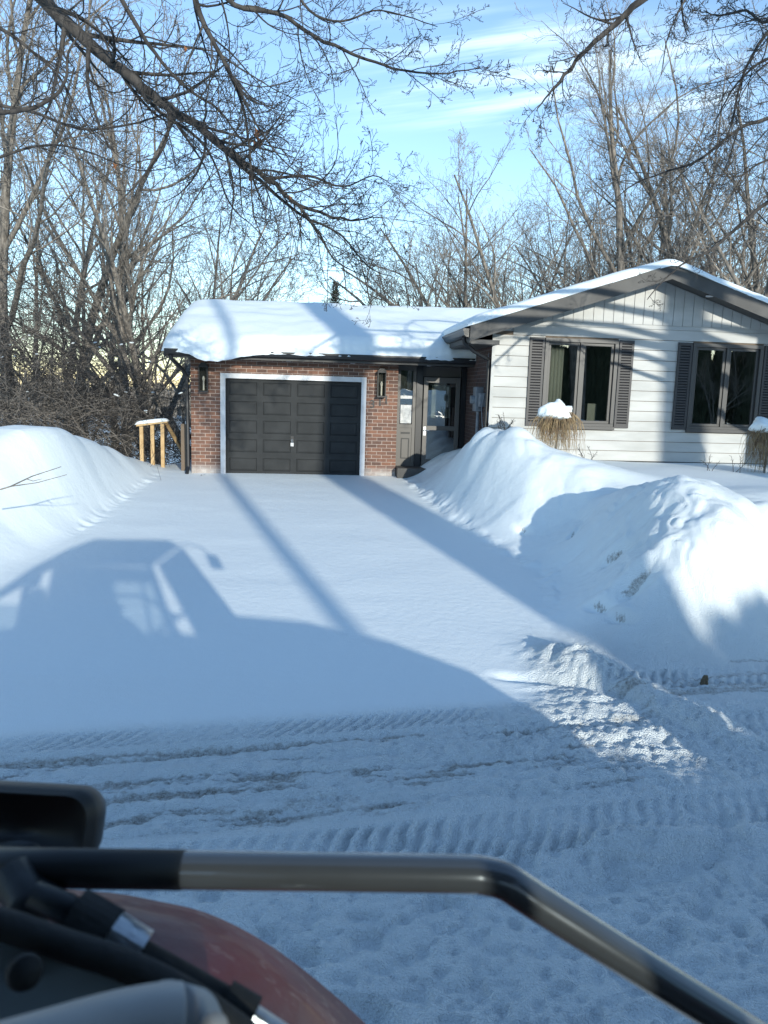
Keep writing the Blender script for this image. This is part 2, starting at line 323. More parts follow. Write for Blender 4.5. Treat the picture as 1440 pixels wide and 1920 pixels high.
# ------------------------------------------------------------------ terrain
def street_st(x, y):
    a = rad(12.5); return x * math.cos(a) + y * math.sin(a), -x * math.sin(a) + y * math.cos(a)
def gauss(x, y, cx, cy, sx, sy, ang=0.0):
    c, s = math.cos(rad(ang)), math.sin(rad(ang)); dx = x - cx; dy = y - cy
    u = dx * c + dy * s; v = -dx * s + dy * c
    return np.exp(-0.5 * ((u / sx) ** 2 + (v / sy) ** 2))
def terrain(x, y, fine=True):
    u, v = to_house(x, y); s, t = street_st(x, y)
    drive = 0.56 * np.clip((y - 6.3) / 11.0, 0, 1.0)
    xl = np.interp(y, [5.5, 7, 9, 11, 13, 17.5, 20], [-6.2, -5.0, -4.55, -4.5, -4.65, -5.0, -5.3]) + 0.06 * (fbm(y * 0.7, y * 0 + 3) - 0.5)
    xr = np.interp(y, [5.0, 6.2, 7.2, 8.5, 9.8, 12, 15, 17.5, 18.5], [3.3, 2.3, 1.75, 1.85, 2.1, 1.35, 0.75, 0.35, 0.2]) + 0.12 * (fbm(y * 0.7, y * 0 + 8) - 0.5)
    z = drive.copy()
    # right yard plateau and bank
    st_edge = sst(6.05, 7.95, t + 1.1 * (fbm(x * 0.6, y * 0.6, 2) - 0.5) + 0.25 * (fbm(x * 2.2, y * 2.2, 3) - 0.5))      # rises from the street
    rr = sst(0.0, 1.9 - 0.5 * sst(10, 13, y), x - xr + 0.10 * (fbm(x * 0.8 + 5, y * 0.8, 2) - 0.5))
    yard = 1.20 + 0.10 * (fbm(x * 0.35, y * 0.35, 3) - 0.5)
    R = rr * st_edge
    zr = drive + (yard - drive) * R
    mound = 0.34 * gauss(x, y, 3.25, 9.6, 0.85, 0.9, 20) + 0.10 * gauss(x, y, 3.9, 9.3, 0.9, 0.55, -10) - 0.12 * sst(3.6, 5.0, x) * (1 - sst(9.5, 11.5, y)) \
        + 0.74 * gauss(x, y, 1.75, 14.4, 0.62, 0.95, 10) + 0.30 * gauss(x, y, 2.6, 12.9, 0.65, 0.9, 35) + 0.10 * gauss(x, y, 3.6, 12.0, 0.7, 0.8, 35) \
        + 0.12 * gauss(x, y, 5.8, 10.5, 1.2, 0.6, 0) - 0.30 * gauss(x, y, 2.75, 11.2, 0.55, 0.5, 0) - 0.16 * gauss(x, y, 3.9, 11.3, 0.8, 0.5, 20) - 0.14 * gauss(x, y, 2.45, 9.0, 0.35, 0.4, 0) + 0.12 * gauss(x, y, 2.15, 13.3, 0.25, 0.35, 20) + 0.10 * gauss(x, y, 1.5, 14.2, 0.2, 0.3, 0)
    zr = zr + mound * sst(-0.1, 0.9, x - xr)
    lump = fbm(x * 1.5 + 3, y * 1.5, 3) - 0.5
    ridg = np.abs(fbm(x * 1.25 + 11, y * 1.1 + 4, 2) - 0.5) - 0.1
    face = R * (1 - sst(0.9, 2.8, x - xr) * sst(9.5, 11, y))
    zr = zr + face * (0.16 * lump + 0.26 * ridg)
    # left bank
    ll = sst(0.0, 1.7 - 0.7 * sst(10, 13, y), xl - x + 0.05 * (fbm(x * 1.2, y * 1.2, 2) - 0.5))
    lb = np.interp(y, [4.5, 6, 8, 10, 12, 14, 16, 18, 20], [0.0, 0.15, 0.75, 1.25, 1.60, 1.52, 1.15, 0.66, 0.45])
    lb = lb + 0.12 * gauss(x, y, -6.2, 12.3, 0.8, 1.3, 0) + 0.10 * (fbm(x * 0.7, y * 0.7 + 30, 3) - 0.5) + 0.30 * (np.abs(fbm(x * 0.55 + 4, y * 0.55, 2) - 0.5) - .1) - 0.50 * sst(-5.9, -7.6, x)
    zl = drive + (np.maximum(lb, drive) - drive) * ll
    z = np.where(x > (xl + xr) / 2, zr, zl)
    z = np.where((y < 5.0), np.minimum(z, 0.0 * z + np.where(z > 0, z, 0)), z)
    # behind the front of the house the land falls away
    fall = sst(21.0, 40.0, y)
    z = z * (1 - fall) + fall * (-3.2)
    z = z - 5.0 * sst(40, 120, y)
    lf = sst(17.5, 22.0, y) * sst(-5.0, -6.5, x)
    z = z - 1.1 * lf
    # unseen near-side bank behind the tractor, added and raised at right for its shadow
    nb = sst(-2.0, -4.4, y + 0.5 * (fbm(x * 0.7, x * 0 + 2) - 0.5))
    hh = np.interp(x, [-40, 2.0, 3.0, 4.4, 5.2, 9, 14, 40], [0.9, 0.9, 1.0, 2.1, 2.55, 2.6, 1.4, 0.9])
    z = z + nb * hh * (1 - 0.55 * sst(-5.5, -9, y)) * (0.9 + 0.2 * fbm(x * 0.9, y * 0.9, 3))
    dirt = np.zeros_like(z); rough = np.zeros_like(z)
    if fine:
        onst = (1 - st_edge) * sst(1.5, 2.2, y) * (1 - sst(7.0, 7.6, t))
        drv = sst(5.35, 5.75, t)            # untouched driveway snow starts here (left)
        smoothz = drv * (1 - sst(1.15, 1.6, x))
        # rutted band
        band = sst(4.05, 4.25, t) * (1 - sst(5.15, 5.3, t))
        bandr = sst(2.2, 3.0, s) * sst(4.9, 5.2, t) * (1 - sst(5.8, 6.1, t))
        rut = fbm(s * 0.9, t * 5.5 + 2, 4)
        z = z + np.maximum(band, bandr) * 0.075 * (rut - 0.5)
        ch = fbm(x * 9, y * 9, 3); ch2 = fbm(x * 22, y * 22, 2)
        patch = np.clip(gauss(x, y, 1.75, 5.7, 0.9, 0.8, -60) * 1.5, 0, 1) * (1 - smoothz)
        rough = np.clip(onst * 0.9 + band * 0.6 + bandr * 0.5 + patch, 0, 1) * (1 - 0.92 * smoothz)
        bill = np.abs(ch - 0.5) * 2
        z = z + patch * (0.042 * (ch - 0.45) + 0.03 * (ch2 - 0.5) + 0.02) - band * 0.025 * bill + band * 0.018 * (ch2 - 0.5)
        z = z + onst * (1 - smoothz) * (0.016 * (fbm(x * 7, y * 7, 3) - 0.5) + 0.010 * (ch2 - 0.5))
        # pits and old boot prints in front
        near = (1 - sst(3.7, 4.0, t)) * sst(1.0, 2.0, y)
        p = vnoise(x * 6.2, y * 7.5); z = z - near * 0.042 * sst(0.68, 0.90, p)
        p = vnoise(x * 13 + 7, y * 15); z = z - near * 0.020 * sst(0.6, 0.9, p) - near * 0.012 * sst(.6, .9, vnoise(x * 27, y * 31 + 5))
        z = z + near * 0.03 * (fbm(x * 1.8, y * 1.8, 2) - 0.5)
        # low ridge thrown off the tyres
        z = z + 0.07 * np.exp(-((t - 3.62 - 0.10 * np.sin(s * 1.3)) / 0.10) ** 2) * sst(1.6, 2.4, s) * (0.6 + 0.8 * ch)
        z = z + 0.16 * gauss(x, y, 1.85, 6.7, 0.38, 0.16, -50) * (0.5 + ch) + 0.11 * gauss(x, y, 2.45, 5.8, 0.5, 0.10, -55) * (0.4 + ch)
        # tread marks
        def tread(tc_, wd, a0, a1, amp=0.042, pit=0.108):
            d = (t - tc_) / wd
            ph = (s + np.where(d > 0, -0.10 * np.abs(d) ** 1.5, 0.15 * np.abs(d))) / pit
            lug = sst(-0.15, 0.5, np.sin(2 * PI * ph))
            m = (1 - sst(0.85, 1.05, np.abs(d))) * sst(a0, a0 + 0.5, s) * (1 - sst(a1 - 0.5, a1, s))
            m = m * (0.35 + 0.65 * sst(0.3, 0.6, vnoise(s * 1.1, t * 2 + 5))) * (0.7 + 0.8 * vnoise(s * 11, t * 14))
            return m * (-amp * lug)
        z = z + tread(3.84, 0.20, -2.0, 4.8) + tread(5.42, 0.13, -3.0, 2.3, 0.022) + tread(5.86, 0.18, 3.0, 9.0, 0.03) + tread(4.62, 0.17, 2.6, 8.0, 0.014) + tread(5.0, 0.16, 3.5, 8.5, 0.014)
        # curved wheel arc in the churned patch
        rr_ = np.hypot(x - 1.0, y - 5.1); z = z - 0.05 * np.exp(-((rr_ - 1.45) / 0.07) ** 2) * sst(0.9, 1.2, x) * (1 - sst(2.0, 2.2, x))
        # gritty streaks
        st1 = fbm(s * 0.7 + 3, t * 9.0, 5, 0.62)
        dirt = sst(0.42, 0.56, st1) * sst(0.24, 0.46, fbm(s * 1.3 + 7, t * 2.5, 3)) * np.maximum(band * (1 - 0.6 * sst(2.4, 3.2, s)), 0.85 * bandr * sst(0.4, 0.6, fbm(s * .8, t * 5 + 9, 3)))
        ln = np.exp(-((t - 5.14 - 0.03 * np.sin(s * 2.1)) / 0.045) ** 2) * (0.35 + 0.65 * sst(0.40, 0.6, vnoise(s * 1.6, s * 0 + 4))) * (1 - sst(1.3, 1.9, s))
        dirt = np.maximum(dirt, ln)
        ln2 = np.exp(-((t - 6.13) / 0.04) ** 2) * sst(0.4, 0.6, vnoise(s * 2.2, s * 0 + 14)) * sst(3.6, 4.4, s)
        dirt = np.maximum(dirt, 0.8 * ln2)
        z = z - 0.02 * dirt
        # soil showing in the caved bank face
        for cx, cy, r_, an in ((2.75, 8.9, 0.12, -40), (2.72, 7.98, 0.15, 5), (2.35, 7.98, 0.09, -50), (2.46, 7.62, 0.08, -50), (2.12, 11.5, 0.08, -60), (2.66, 10.6, 0.08, 60)):
            g = gauss(x, y, cx, cy - .03, r_ * 1.2, r_ * 0.62, an); z = z - 1.3 * r_ * g + 0.5 * r_ * gauss(x, y, cx + .02, cy + r_ * 1.1, r_ * 1.2, r_ * .5, an)
            g2 = gauss(x, y, cx, cy + 0.03, r_ * .9, r_ * 0.25, an); dirt = np.maximum(dirt, 0.95 * sst(0.25, 0.8, g2 * (.6 + .8 * ch)))
        brk = face * np.clip(1.3 * gauss(x, y, 2.45, 8.9, 0.65, 1.3, 0), 0, 1); z = z + brk * (0.22 * (fbm(x * 2.6, y * 2.6, 4, .55) - 0.5) + 0.10 * (fbm(x * 6.5, y * 6.5, 3, .6) - 0.5) - 0.12 * np.abs(fbm(x * 3.4 + 3, y * 3.4, 3) - .5)); rough = np.maximum(rough, 0.6 * brk)
        stn = fbm(x * 1.9 + 6, y * 1.9, 3) * 7; fl = np.floor(stn); z = z + brk * 0.16 * ((fl + sst(0.30, 0.62, stn - fl)) / 7 - stn / 7) * 4
        cr_ = R * gauss(x, y, 1.6, 13.9, .55, 1.0, 10); z = z + cr_ * 0.5 * (np.abs(fbm(x * 1.8, y * 1.8 + 3, 2) - .5) - .1)
        top_ = sst(.9, 2.0, x - xr) * R * (1 - sst(10.5, 12, y)); z = z + top_ * 0.018 * (fbm(x * 6, y * 6, 3) - .5); rough = np.maximum(rough, .35 * top_)
        # broken edge along the left bank foot and the shovelled edge on the right
        e = np.exp(-((x - xl + 0.05) / 0.11) ** 2) * sst(10.5, 12, y) * (1 - sst(16.8, 17.4, y)); z = z + e * 0.09 * (fbm(x * 7, y * 7, 3) - 0.4)
        e2 = np.exp(-((x - xr - 0.1) / 0.14) ** 2) * sst(7.5, 9, y) * (1 - sst(16.5, 17.4, y)); z = z + e2 * 0.12 * (fbm(x * 4.5, y * 4.5, 3) - 0.4)
        # soft wind ripple on driveway
        z = z + smoothz * 0.012 * (fbm(x * 0.8, y * 1.6, 2) - 0.5)
    return z, dirt, rough

def axis_pts(segs):
    out = [segs[0][0]]
    for a, b, d0, d1 in segs:
        x = a
        n = 0
        while x < b - 1e-6:
            f = (x - a) / (b - a); d = d0 * (d1 / d0) ** f if d0 and d1 else d0
            x += d; n += 1
            if x < b: out.append(x)
        out.append(b)
    return np.unique(np.round(np.array(out), 5))
gx = axis_pts([(-400, -60, 60, 10), (-60, -12, 6, 0.35), (-12, -3.3, 0.16, 0.05), (-3.3, 4.6, 0.021, 0.021), (4.6, 10, 0.05, 0.15), (10, 60, 0.35, 6), (60, 400, 10, 60)])
gy = axis_pts([(-120, -8, 12, 0.4), (-8, 1.6, 0.2, 0.1), (1.6, 2.4, 0.08, 0.03), (2.4, 7.3, 0.020, 0.024), (7.3, 18, 0.03, 0.07), (18, 40, 0.2, 1.5), (40, 1500, 4, 90)])
X, Y = np.meshgrid(gx, gy)
Z, D, RG = terrain(X, Y)
nx, ny = len(gx), len(gy)
I = np.arange(nx * ny).reshape(ny, nx)
Q = np.stack([I[:-1, :-1], I[:-1, 1:], I[1:, 1:], I[1:, :-1]], -1).reshape(-1, 4)
gm = fast_mesh('snow_ground', np.stack([X, Y, Z], -1).reshape(-1, 3), Q)
for nm, arr in (('dirt', D), ('rough', RG)):
    a = gm.attributes.new(nm, 'FLOAT', 'POINT'); a.data.foreach_set('value', np.ascontiguousarray(arr.ravel(), dtype=np.float32))
ground = link('snow_ground', gm, M_SNOW); tag(ground, 'deep white snow over street, driveway and yard', 'ground', kind='structure')
def gz(x, y):
    return float(terrain(np.array([[float(x)]]), np.array([[float(y)]]), False)[0][0, 0])

# ------------------------------------------------------------------ house (local x = along the front, y = depth, z up)
house = empty('bungalow_house', HO, HA, 'brick and white sided bungalow with attached garage, black trim and snowy roofs', 'house')
def holes_wall(name, m, u0, u1, z0, z1, v0, v1, holes, parent=house):
    b = MB()
    us = sorted({u0, u1, *[h[0] for h in holes], *[h[1] for h in holes]}); zs = sorted({z0, z1, *[h[2] for h in holes], *[h[3] for h in holes]})
    V = {}
    def inh(a, c): return any(h[0] < a < h[1] and h[2] < c < h[3] for h in holes)
    nu, nz_ = len(us) - 1, len(zs) - 1
    solid = [[not inh((us[i] + us[i + 1]) / 2, (zs[j] + zs[j + 1]) / 2) for j in range(nz_)] for i in range(nu)]
    def S_(i, j): return 0 <= i < nu and 0 <= j < nz_ and solid[i][j]
    for i in range(nu):
        for j in range(nz_):
            if not solid[i][j]: continue
            a, c, e, f = us[i], us[i + 1], zs[j], zs[j + 1]
            b.poly([(a, v0, e), (c, v0, e), (c, v0, f), (a, v0, f)], [(0, 1, 2, 3)])
            b.poly([(a, v1, e), (c, v1, e), (c, v1, f), (a, v1, f)], [(3, 2, 1, 0)])
            if not S_(i - 1, j): b.poly([(a, v0, e), (a, v1, e), (a, v1, f), (a, v0, f)], [(3, 2, 1, 0)])
            if not S_(i + 1, j): b.poly([(c, v0, e), (c, v1, e), (c, v1, f), (c, v0, f)], [(0, 1, 2, 3)])
            if not S_(i, j - 1): b.poly([(a, v0, e), (c, v0, e), (c, v1, e), (a, v1, e)], [(3, 2, 1, 0)])
            if not S_(i, j + 1): b.poly([(a, v0, f), (c, v0, f), (c, v1, f), (a, v1, f)], [(0, 1, 2, 3)])
    return b.build(name, m, parent)
PU, PZ, SLOPE = 7.15, 5.03, 0.335           # main gable peak
FV = -2.2                                     # main front wall
# garage block
gw = holes_wall('brick_wall', M_BRICK, -2.33, 2.24, -0.3, 3.10, 0.0, 0.2, [(-1.58, 1.42, -0.2, 2.66)])
MB().box(-2.33, -2.13, 0.203, 6.6, -0.3, 3.10).build('brick_wall', M_BRICK, house)
MB().box(2.04, 2.24, 0.203, 0.55, -0.3, 3.10).build('brick_wall', M_BRICK, house)
MB().box(-2.12, 4.0, 6.4, 6.6, -0.3, 3.1).build('brick_wall', M_BRICK, house)
MB().prism([(0.2, 3.1), (6.6, 3.1), (3.4, 4.15)], -2.32, -2.14, 'x').build('gable_wall', M_FASCIA, house)
# main block side and back walls
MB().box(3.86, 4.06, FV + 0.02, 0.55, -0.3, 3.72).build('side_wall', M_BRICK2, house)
MB().box(3.88, 4.05, 0.56, 8.5, -0.3, 3.74).box(10.25, 10.44, FV + 0.3, 8.5, -0.3, 3.74).box(4.06, 10.24, 8.3, 8.49, -0.3, 3.74).build('side_wall', M_SIDING, house)
# garage door
dm = MB(); dm.box(-1.58, 1.42, 0.09, 0.12, 0.45, 2.66)
rows = 5; cols = 4; dw = 3.0 / 1.0; rh = 2.10 / rows
for r in range(rows):
    z0 = 0.55 + r * rh + 0.003; z1 = 0.55 + (r + 1) * rh - 0.004
    cw = 3.0 / cols
    for c in range(cols):
        a = -1.58 + c * cw; e = a + cw
        # raised stile and rail frame with a bevelled raised field inside
        i0, i1, k0, k1 = a + 0.065, e - 0.065, z0 + 0.062, z1 - 0.062
        F, B_, G = 0.060, 0.082, 0.070
        P = [(a, F, z0), (e, F, z0), (e, F, z1), (a, F, z1), (i0, F, k0), (i1, F, k0), (i1, F, k1), (i0, F, k1),
             (i0 + .012, B_, k0 + .012), (i1 - .012, B_, k0 + .012), (i1 - .012, B_, k1 - .012), (i0 + .012, B_, k1 - .012),
             (i0 + .045, G, k0 + .04), (i1 - .045, G, k0 + .04), (i1 - .045, G, k1 - .04), (i0 + .045, G, k1 - .04)]
        fs = []
        for o_ in (0, 4, 8):
            for q in range(4): fs.append((o_ + q, o_ + (q + 1) % 4, o_ + 4 + (q + 1) % 4, o_ + 4 + q))
        fs.append((12, 13, 14, 15)); dm.poly(P, fs)
    dm.box(-1.58, 1.42, 0.062, 0.089, z0 - 0.0069, z0 + 0.0)
gd = dm.build('garage_door', M_DOORP, house)
lk = MB(); lk.tube([(0.34 - 0.016 - 0.45, 0.045, 1.27), (0.34 - 0.016 - 0.45, 0.045, 1.33), (0.34 - 0.45, 0.045, 1.35), (0.34 + 0.016 - 0.45, 0.045, 1.33), (0.34 + 0.016 - 0.45, 0.045, 1.27)], 0.006, 8)
lk.box(0.34 - 0.035 - 0.45, 0.34 + 0.035 - 0.45, 0.03, 0.06, 1.19, 1.27); pl = lk.build('padlock', M_STEEL, gd)
hd = MB(); hd.box(-0.145, -0.075, 0.048, 0.06, 1.3, 1.42); hd.build('latch_plate', M_PLAST, gd)
tk = MB()
tk.box(-1.69, -1.58, -0.025, 0.13, 0.40, 2.77).box(1.42, 1.53, -0.025, 0.13, 0.40, 2.77).box(-1.579, 1.419, -0.025, 0.13, 2.661, 2.77)
tk.build('door_frame', M_WHITE, house)
for sx in (-2.04, 1.86):
    lm = MB(); z = 2.64
    lm.box(sx - .085, sx + .085, -0.02, -0.003, z - .28, z + .30)
    lm.box(sx - .10, sx + .10, -0.19, -0.021, z - .30, z - .27).box(sx - .10, sx + .10, -0.19, -0.021, z + .24, z + .27)
    for a in (-.095, .08):
        for b_ in (-.188, -.04): lm.box(sx + a, sx + a + .015, b_, b_ + .015, z - .27, z + .24)
    lm.prism([(-.10, .27), (.10, .27), (.04, .34), (-.04, .34)], -0.15, -0.06, 'y')
    for q in range(len(lm.v) - 8, len(lm.v)): lm.v[q] = (lm.v[q][0] + sx, lm.v[q][1], lm.v[q][2] + z)
    wl = lm.build('wall_lantern', M_PLAST, house)
    MB().box(sx - .078, sx + .078, -0.172, -0.05, z - .27, z + .24).build('lantern_glass', M_LGLASS, wl)
    MB().tube([(sx, -.1, z - .26), (sx, -.1, z - .06)], 0.018, 8).tube([(sx, -.1, z - .06), (sx, -.1, z), (sx, -.1, z + .05)], [.02, .032, .012], 10).build('bulb', M_CURT, wl)
def text_obj(name, s, size, loc, m, parent, ext=0.008):
    c = bpy.data.curves.new(name, 'FONT'); c.body = s; c.size = size; c.extrude = ext; c.align_x = 'CENTER'; c.offset = 0.004
    t = bpy.data.objects.new(name, c); COL.objects.link(t)
    dg = bpy.context.evaluated_depsgraph_get(); me = bpy.data.meshes.new_from_object(t.evaluated_get(dg)); bpy.data.objects.remove(t)
    me.transform(Matrix.Rotation(rad(90), 4, 'X')); me.transform(Matrix.Translation(loc)); me.materials.clear()
    return link(name, me, m, parent)
for ch, uu, zz in (('3', 1.675, 2.10), ('1', 1.845, 2.15), ('1', 1.985, 2.205)):
    text_obj('house_number', ch, 0.25, (uu, -0.014, zz), M_PLAST, house)

# garage eave: soffit, fascia, gutter
GE, GR, GS = -0.5, 3.4, 0.30
gz0 = 3.16
MB().box(-2.74, 4.35, GE + 0.03, -0.003, 3.07, 3.095).build('soffit', M_FASCIA, house)
MB().box(-2.76, 4.35, GE, GE + 0.027, 3.055, 3.25).build('fascia', M_FASCIA, house)
MB().prism([(GE - .003, 3.10), (GE - .003, 3.235), (GE - .125, 3.235), (GE - .125, 3.20), (GE - .10, 3.13), (GE - .06, 3.105)], -2.78, 4.20, 'x').build('gutter', M_BLACK, house)
for su in (-0.2, 1.2, 2.9):
    MB().tube([(su, -.25, 3.069), (su, -.25, 3.055)], 0.055, 14).build('soffit_light', M_WHITE, house)
def roof_z(v): return gz0 + 0.08 + (v - GE) * GS if v <= GR else gz0 + 0.08 + (2 * GR - GE - v) * GS
MB().prism([(GE, roof_z(GE)), (GR, roof_z(GR)), (7.3, roof_z(7.3)), (7.3, roof_z(7.3) - .12), (GR, roof_z(GR) - .14), (GE + .03, roof_z(GE) - .06)], -2.78, 5.0, 'x').build('roof', M_SHINGLE, house)
MB().prism([(GE, roof_z(GE) + .01), (GR, roof_z(GR) + .01), (GR, roof_z(GR) - .19), (GE, roof_z(GE) - .19)], -2.81, -2.783, 'x').prism([(GR, roof_z(GR) + .01), (7.3, roof_z(7.3) + .01), (7.3, roof_z(7.3) - .19), (GR, roof_z(GR) - .19)], -2.81, -2.783, 'x').build('rake_board', M_FASCIA, house)
# bent downspout at left corner
MB().tube([(-2.66, -.56, 3.12), (-2.64, -.50, 3.02), (-2.46, -.18, 2.80), (-2.40, -.06, 2.66), (-2.39, -.06, 0.7), (-2.41, -.16, 0.55)], 0.042, 8).build('downspout', M_BLACK, house)

# main roof
def mroof(u): return PZ - abs(u - PU) * SLOPE
EL_, ER_ = 3.28, 11.02; RV0, RV1 = -2.75, 9.0
T = 0.16
for nm, e in (('roof', EL_), ('roof', ER_)):
    s_ = 1 if e > PU else -1
    pr = [(PU, mroof(PU)), (PU, mroof(PU) - T), (e, mroof(e) - T), (e, mroof(e))]
    if s_ < 0: pr = pr[::-1]
    MB().prism(pr if s_ < 0 else pr[::-1][::-1], RV0 + 0.03, RV1, 'y').build(nm, M_SHINGLE, house)
    # rake fascia, slightly proud, and its soffit
    pr = [(PU, mroof(PU) + .012), (PU, mroof(PU) - .27), (e, mroof(e) - .27), (e, mroof(e) + .012)]
    MB().prism(pr, RV0, RV0 + 0.027, 'y').build('rake_fascia', M_FASCIA, house)
    pr = [(PU, mroof(PU) - T - .004), (PU, mroof(PU) - T - .05), (e + s_ * -.02, mroof(e) - T - .043), (e + s_ * -.02, mroof(e) - T - .004)]
    MB().prism(pr, RV0 + 0.03, FV - 0.015, 'y').build('soffit', M_FASCIA, house)
# boxed return of the left eave, gutter along it
MB().box(EL_ + .03, 3.86, RV0 + .031, 0.5, 3.42, 3.50).build('eave_box', M_FASCIA, house)
MB().box(EL_, EL_ + .027, RV0 + .03, 0.9, 3.44, 3.73).build('fascia', M_FASCIA, house)
MB().prism([(EL_ - .003, 3.54), (EL_ - .003, 3.70), (EL_ - .125, 3.70), (EL_ - .125, 3.66), (EL_ - .10, 3.58), (EL_ - .06, 3.545)], RV0 + .05, 0.55, 'y').build('gutter', M_BLACK, house)
# elbow of the black downspout by the entry
MB().tube([(3.22, -2.45, 3.56), (3.24, -2.42, 3.45), (3.46, -2.30, 3.30), (3.80, -2.12, 3.16), (3.815, -2.1, 3.0), (3.815, -2.1, 1.3)], 0.04, 8).build('downspout', M_BLACK, house)

# front wall, siding
W1 = (4.90, 6.40); W2 = (7.95, 9.45); WZ = (1.88, 3.62); ZB = 3.93
HOL = [(W1[0] + .04, W1[1] - .04, WZ[0] + .04, WZ[1] - .04), (W2[0] + .04, W2[1] - .04, WZ[0] + .04, WZ[1] - .04)]
holes_wall('front_wall', M_OLDWOOD, 3.86, 10.44, 1.22, 3.72, FV, FV + .18, HOL)  # dark backing colour stands in for the shadow lines between the laps
MB().box(3.90, 10.40, FV + .03, FV + .17, 0.3, 1.219).build('foundation', M_OLDWOOD, house)
MB().prism([(3.87, 3.721), (10.43, 3.721), (PU, mroof(PU) - .2)], FV, FV + .1, 'y').build('gable_wall', M_SIDING, house)
sb = MB(); z = 1.215; k = 0
rs = random.Random(3)
while z < ZB - 0.02:
    z1 = min(z + 0.203, ZB); cuts = [(3.84, 10.46)]
    if z1 > WZ[0] and z < WZ[1]:
        if z > WZ[0] - .17 and z1 < WZ[1] + .17: cuts = [(3.84, W1[0]), (W1[1], W2[0]), (W2[1], 10.46)]
    zz0, zz1 = z + .004, z1 - .006
    for a, e in cuts:
        if zz1 > 3.72:   # the topmost course is cut by the rake
            lim = (mroof(0) - .21 - zz1) ; ul = PU - (mroof(PU) - .21 - zz1) / SLOPE; a = max(a, ul); e = min(e, 2 * PU - ul)
        sb.poly([(a, FV - .020, zz0), (e, FV - .020, zz0), (e, FV - .008, zz1), (a, FV - .008, zz1), (a, FV - .001, zz0), (e, FV - .001, zz0), (e, FV - .001, zz1), (a, FV - .001, zz1)],
                [(0, 1, 2, 3), (0, 3, 7, 4), (1, 5, 6, 2), (3, 2, 6, 7), (0, 4, 5, 1)])
    z = z1
sb.build('lap_siding', M_SIDING, house)
bb = MB(); u = 4.0
while u < 10.3:
    e = u + .198
    za, zb = (mroof(u) - .22), (mroof(e) - .22)
    if min(za, zb) > ZB + .03:
        bb.poly([(u + .0025, FV - .016, ZB + .012), (e - .0025, FV - .016, ZB + .012), (e - .0025, FV - .016, zb), (u + .0025, FV - .016, za), (u + .004, FV - .001, ZB + .012), (e - .004, FV - .001, ZB + .012), (e - .004, FV - .001, zb), (u + .004, FV - .001, za)],
                [(0, 1, 2, 3), (0, 3, 7, 4), (1, 5, 6, 2), (0, 4, 5, 1)])
    u += .205
bb.build('board_and_batten', M_SIDING, house)
MB().box(3.835, 3.90, FV - .03, FV - .0205, 1.215, 3.66).build('corner_board', M_SIDING, house)
MB().box(4.5, 10.44, FV - .012, FV + .02, 1.175, 1.212).build('drip_flashing', M_BLACK, house)
MB().tube([(8.05, -2.5, mroof(8.05) - .212), (8.05, -2.5, mroof(8.05) - .235)], 0.07, 16).build('soffit_light', M_WHITE, house)

def window(u0, u1, curtain):
    z0, z1 = WZ; f = MB(); v = FV
    def ringbox(a, e, c, d, wd, va, vb):
        f.box(a, e, va, vb, d - wd, d); f.box(a, e, va, vb, c, c + wd); f.box(a, a + wd, va, vb, c + wd + .0005, d - wd - .0005); f.box(e - wd, e, va, vb, c + wd + .0005, d - wd - .0005)
    ringbox(u0, u1, z0, z1, .075, v - .045, v + .08)
    wn = f.build('window', M_WFRAME, house, bevel=.004)
    um = (u0 + u1) / 2
    MB().box(um - .028, um + .028, v - .03, v + .07, z0 + .076, z1 - .076).build('mullion', M_WFRAME, wn)
    MB().box(u0 - .02, u1 + .02, v - .075, v - .046, z0 - .045, z0 + .02).build('sill', M_WFRAME, wn, bevel=.004)
    for a, e in ((u0 + .076, um - .029), (um + .029, u1 - .076)):
        f = MB(); ringbox(a, e, z0 + .076, z1 - .076, .055, v + .0, v + .05); s2 = f.build('sash', M_WFRAME, wn, bevel=.003)
        MB().box(a + .0555, e - .0555, v + .022, v + .028, z0 + .132, z1 - .132).build('glass', M_GLASS, s2)
    # curtains: hung folds
    for a, e, spread in curtain:
        c = MB(); n = 40; pts = []
        for i in range(n + 1):
            t = i / n
            pts.append((a + (e - a) * t, v + .20 + .018 * math.sin(t * 2 * PI * 6), a + (e - a) * t * spread))
        P = [(p[0], p[1], z1 + .05) for p in pts] + [(p[2], p[1], z0 - .1) for p in pts]
        c.poly(P, [(i, i + 1, n + 2 + i, n + 1 + i) for i in range(n)]); cu = c.build('curtain', M_CURT, wn, smooth=True)
        so = cu.modifiers.new('thick', 'SOLIDIFY'); so.thickness = .006
    return wn
w1 = window(*W1, [(4.93, 5.36, 1.0)]); w2 = window(*W2, [(8.0, 8.12, 0.35)])
MB().box(6.0, 6.19, -1.8, -1.6, 1.45, 2.35).build('cabinet', M_CURT, w1)
for a in (4.585, 6.415, 7.635, 9.465):
    b = MB(); e = a + .30; z0, z1 = WZ
    b.box(a, a + .045, FV - .05, FV - .022, z0, z1).box(e - .045, e, FV - .05, FV - .022, z0, z1)
    b.box(a + .0455, e - .0455, FV - .05, FV - .022, z0, z0 + .06).box(a + .0455, e - .0455, FV - .05, FV - .022, z1 - .06, z1)
    n = 30; st_ = (z1 - z0 - .12) / n
    for i in range(n):
        zz = z0 + .06 + i * st_
        b.hull8([(a + .0455, FV - .047, zz), (e - .0455, FV - .047, zz), (e - .0455, FV - .024, zz + st_ * .45), (a + .0455, FV - .024, zz + st_ * .45),
                 (a + .0455, FV - .047, zz + st_ * .5), (e - .0455, FV - .047, zz + st_ * .5), (e - .0455, FV - .024, zz + st_ * .98), (a + .0455, FV - .024, zz + st_ * .98)])
    b.box(a + .046, e - .046, FV - .0235, FV - .0215, z0 + .06, z1 - .06)
    b.build('shutter', M_SHUT, house)
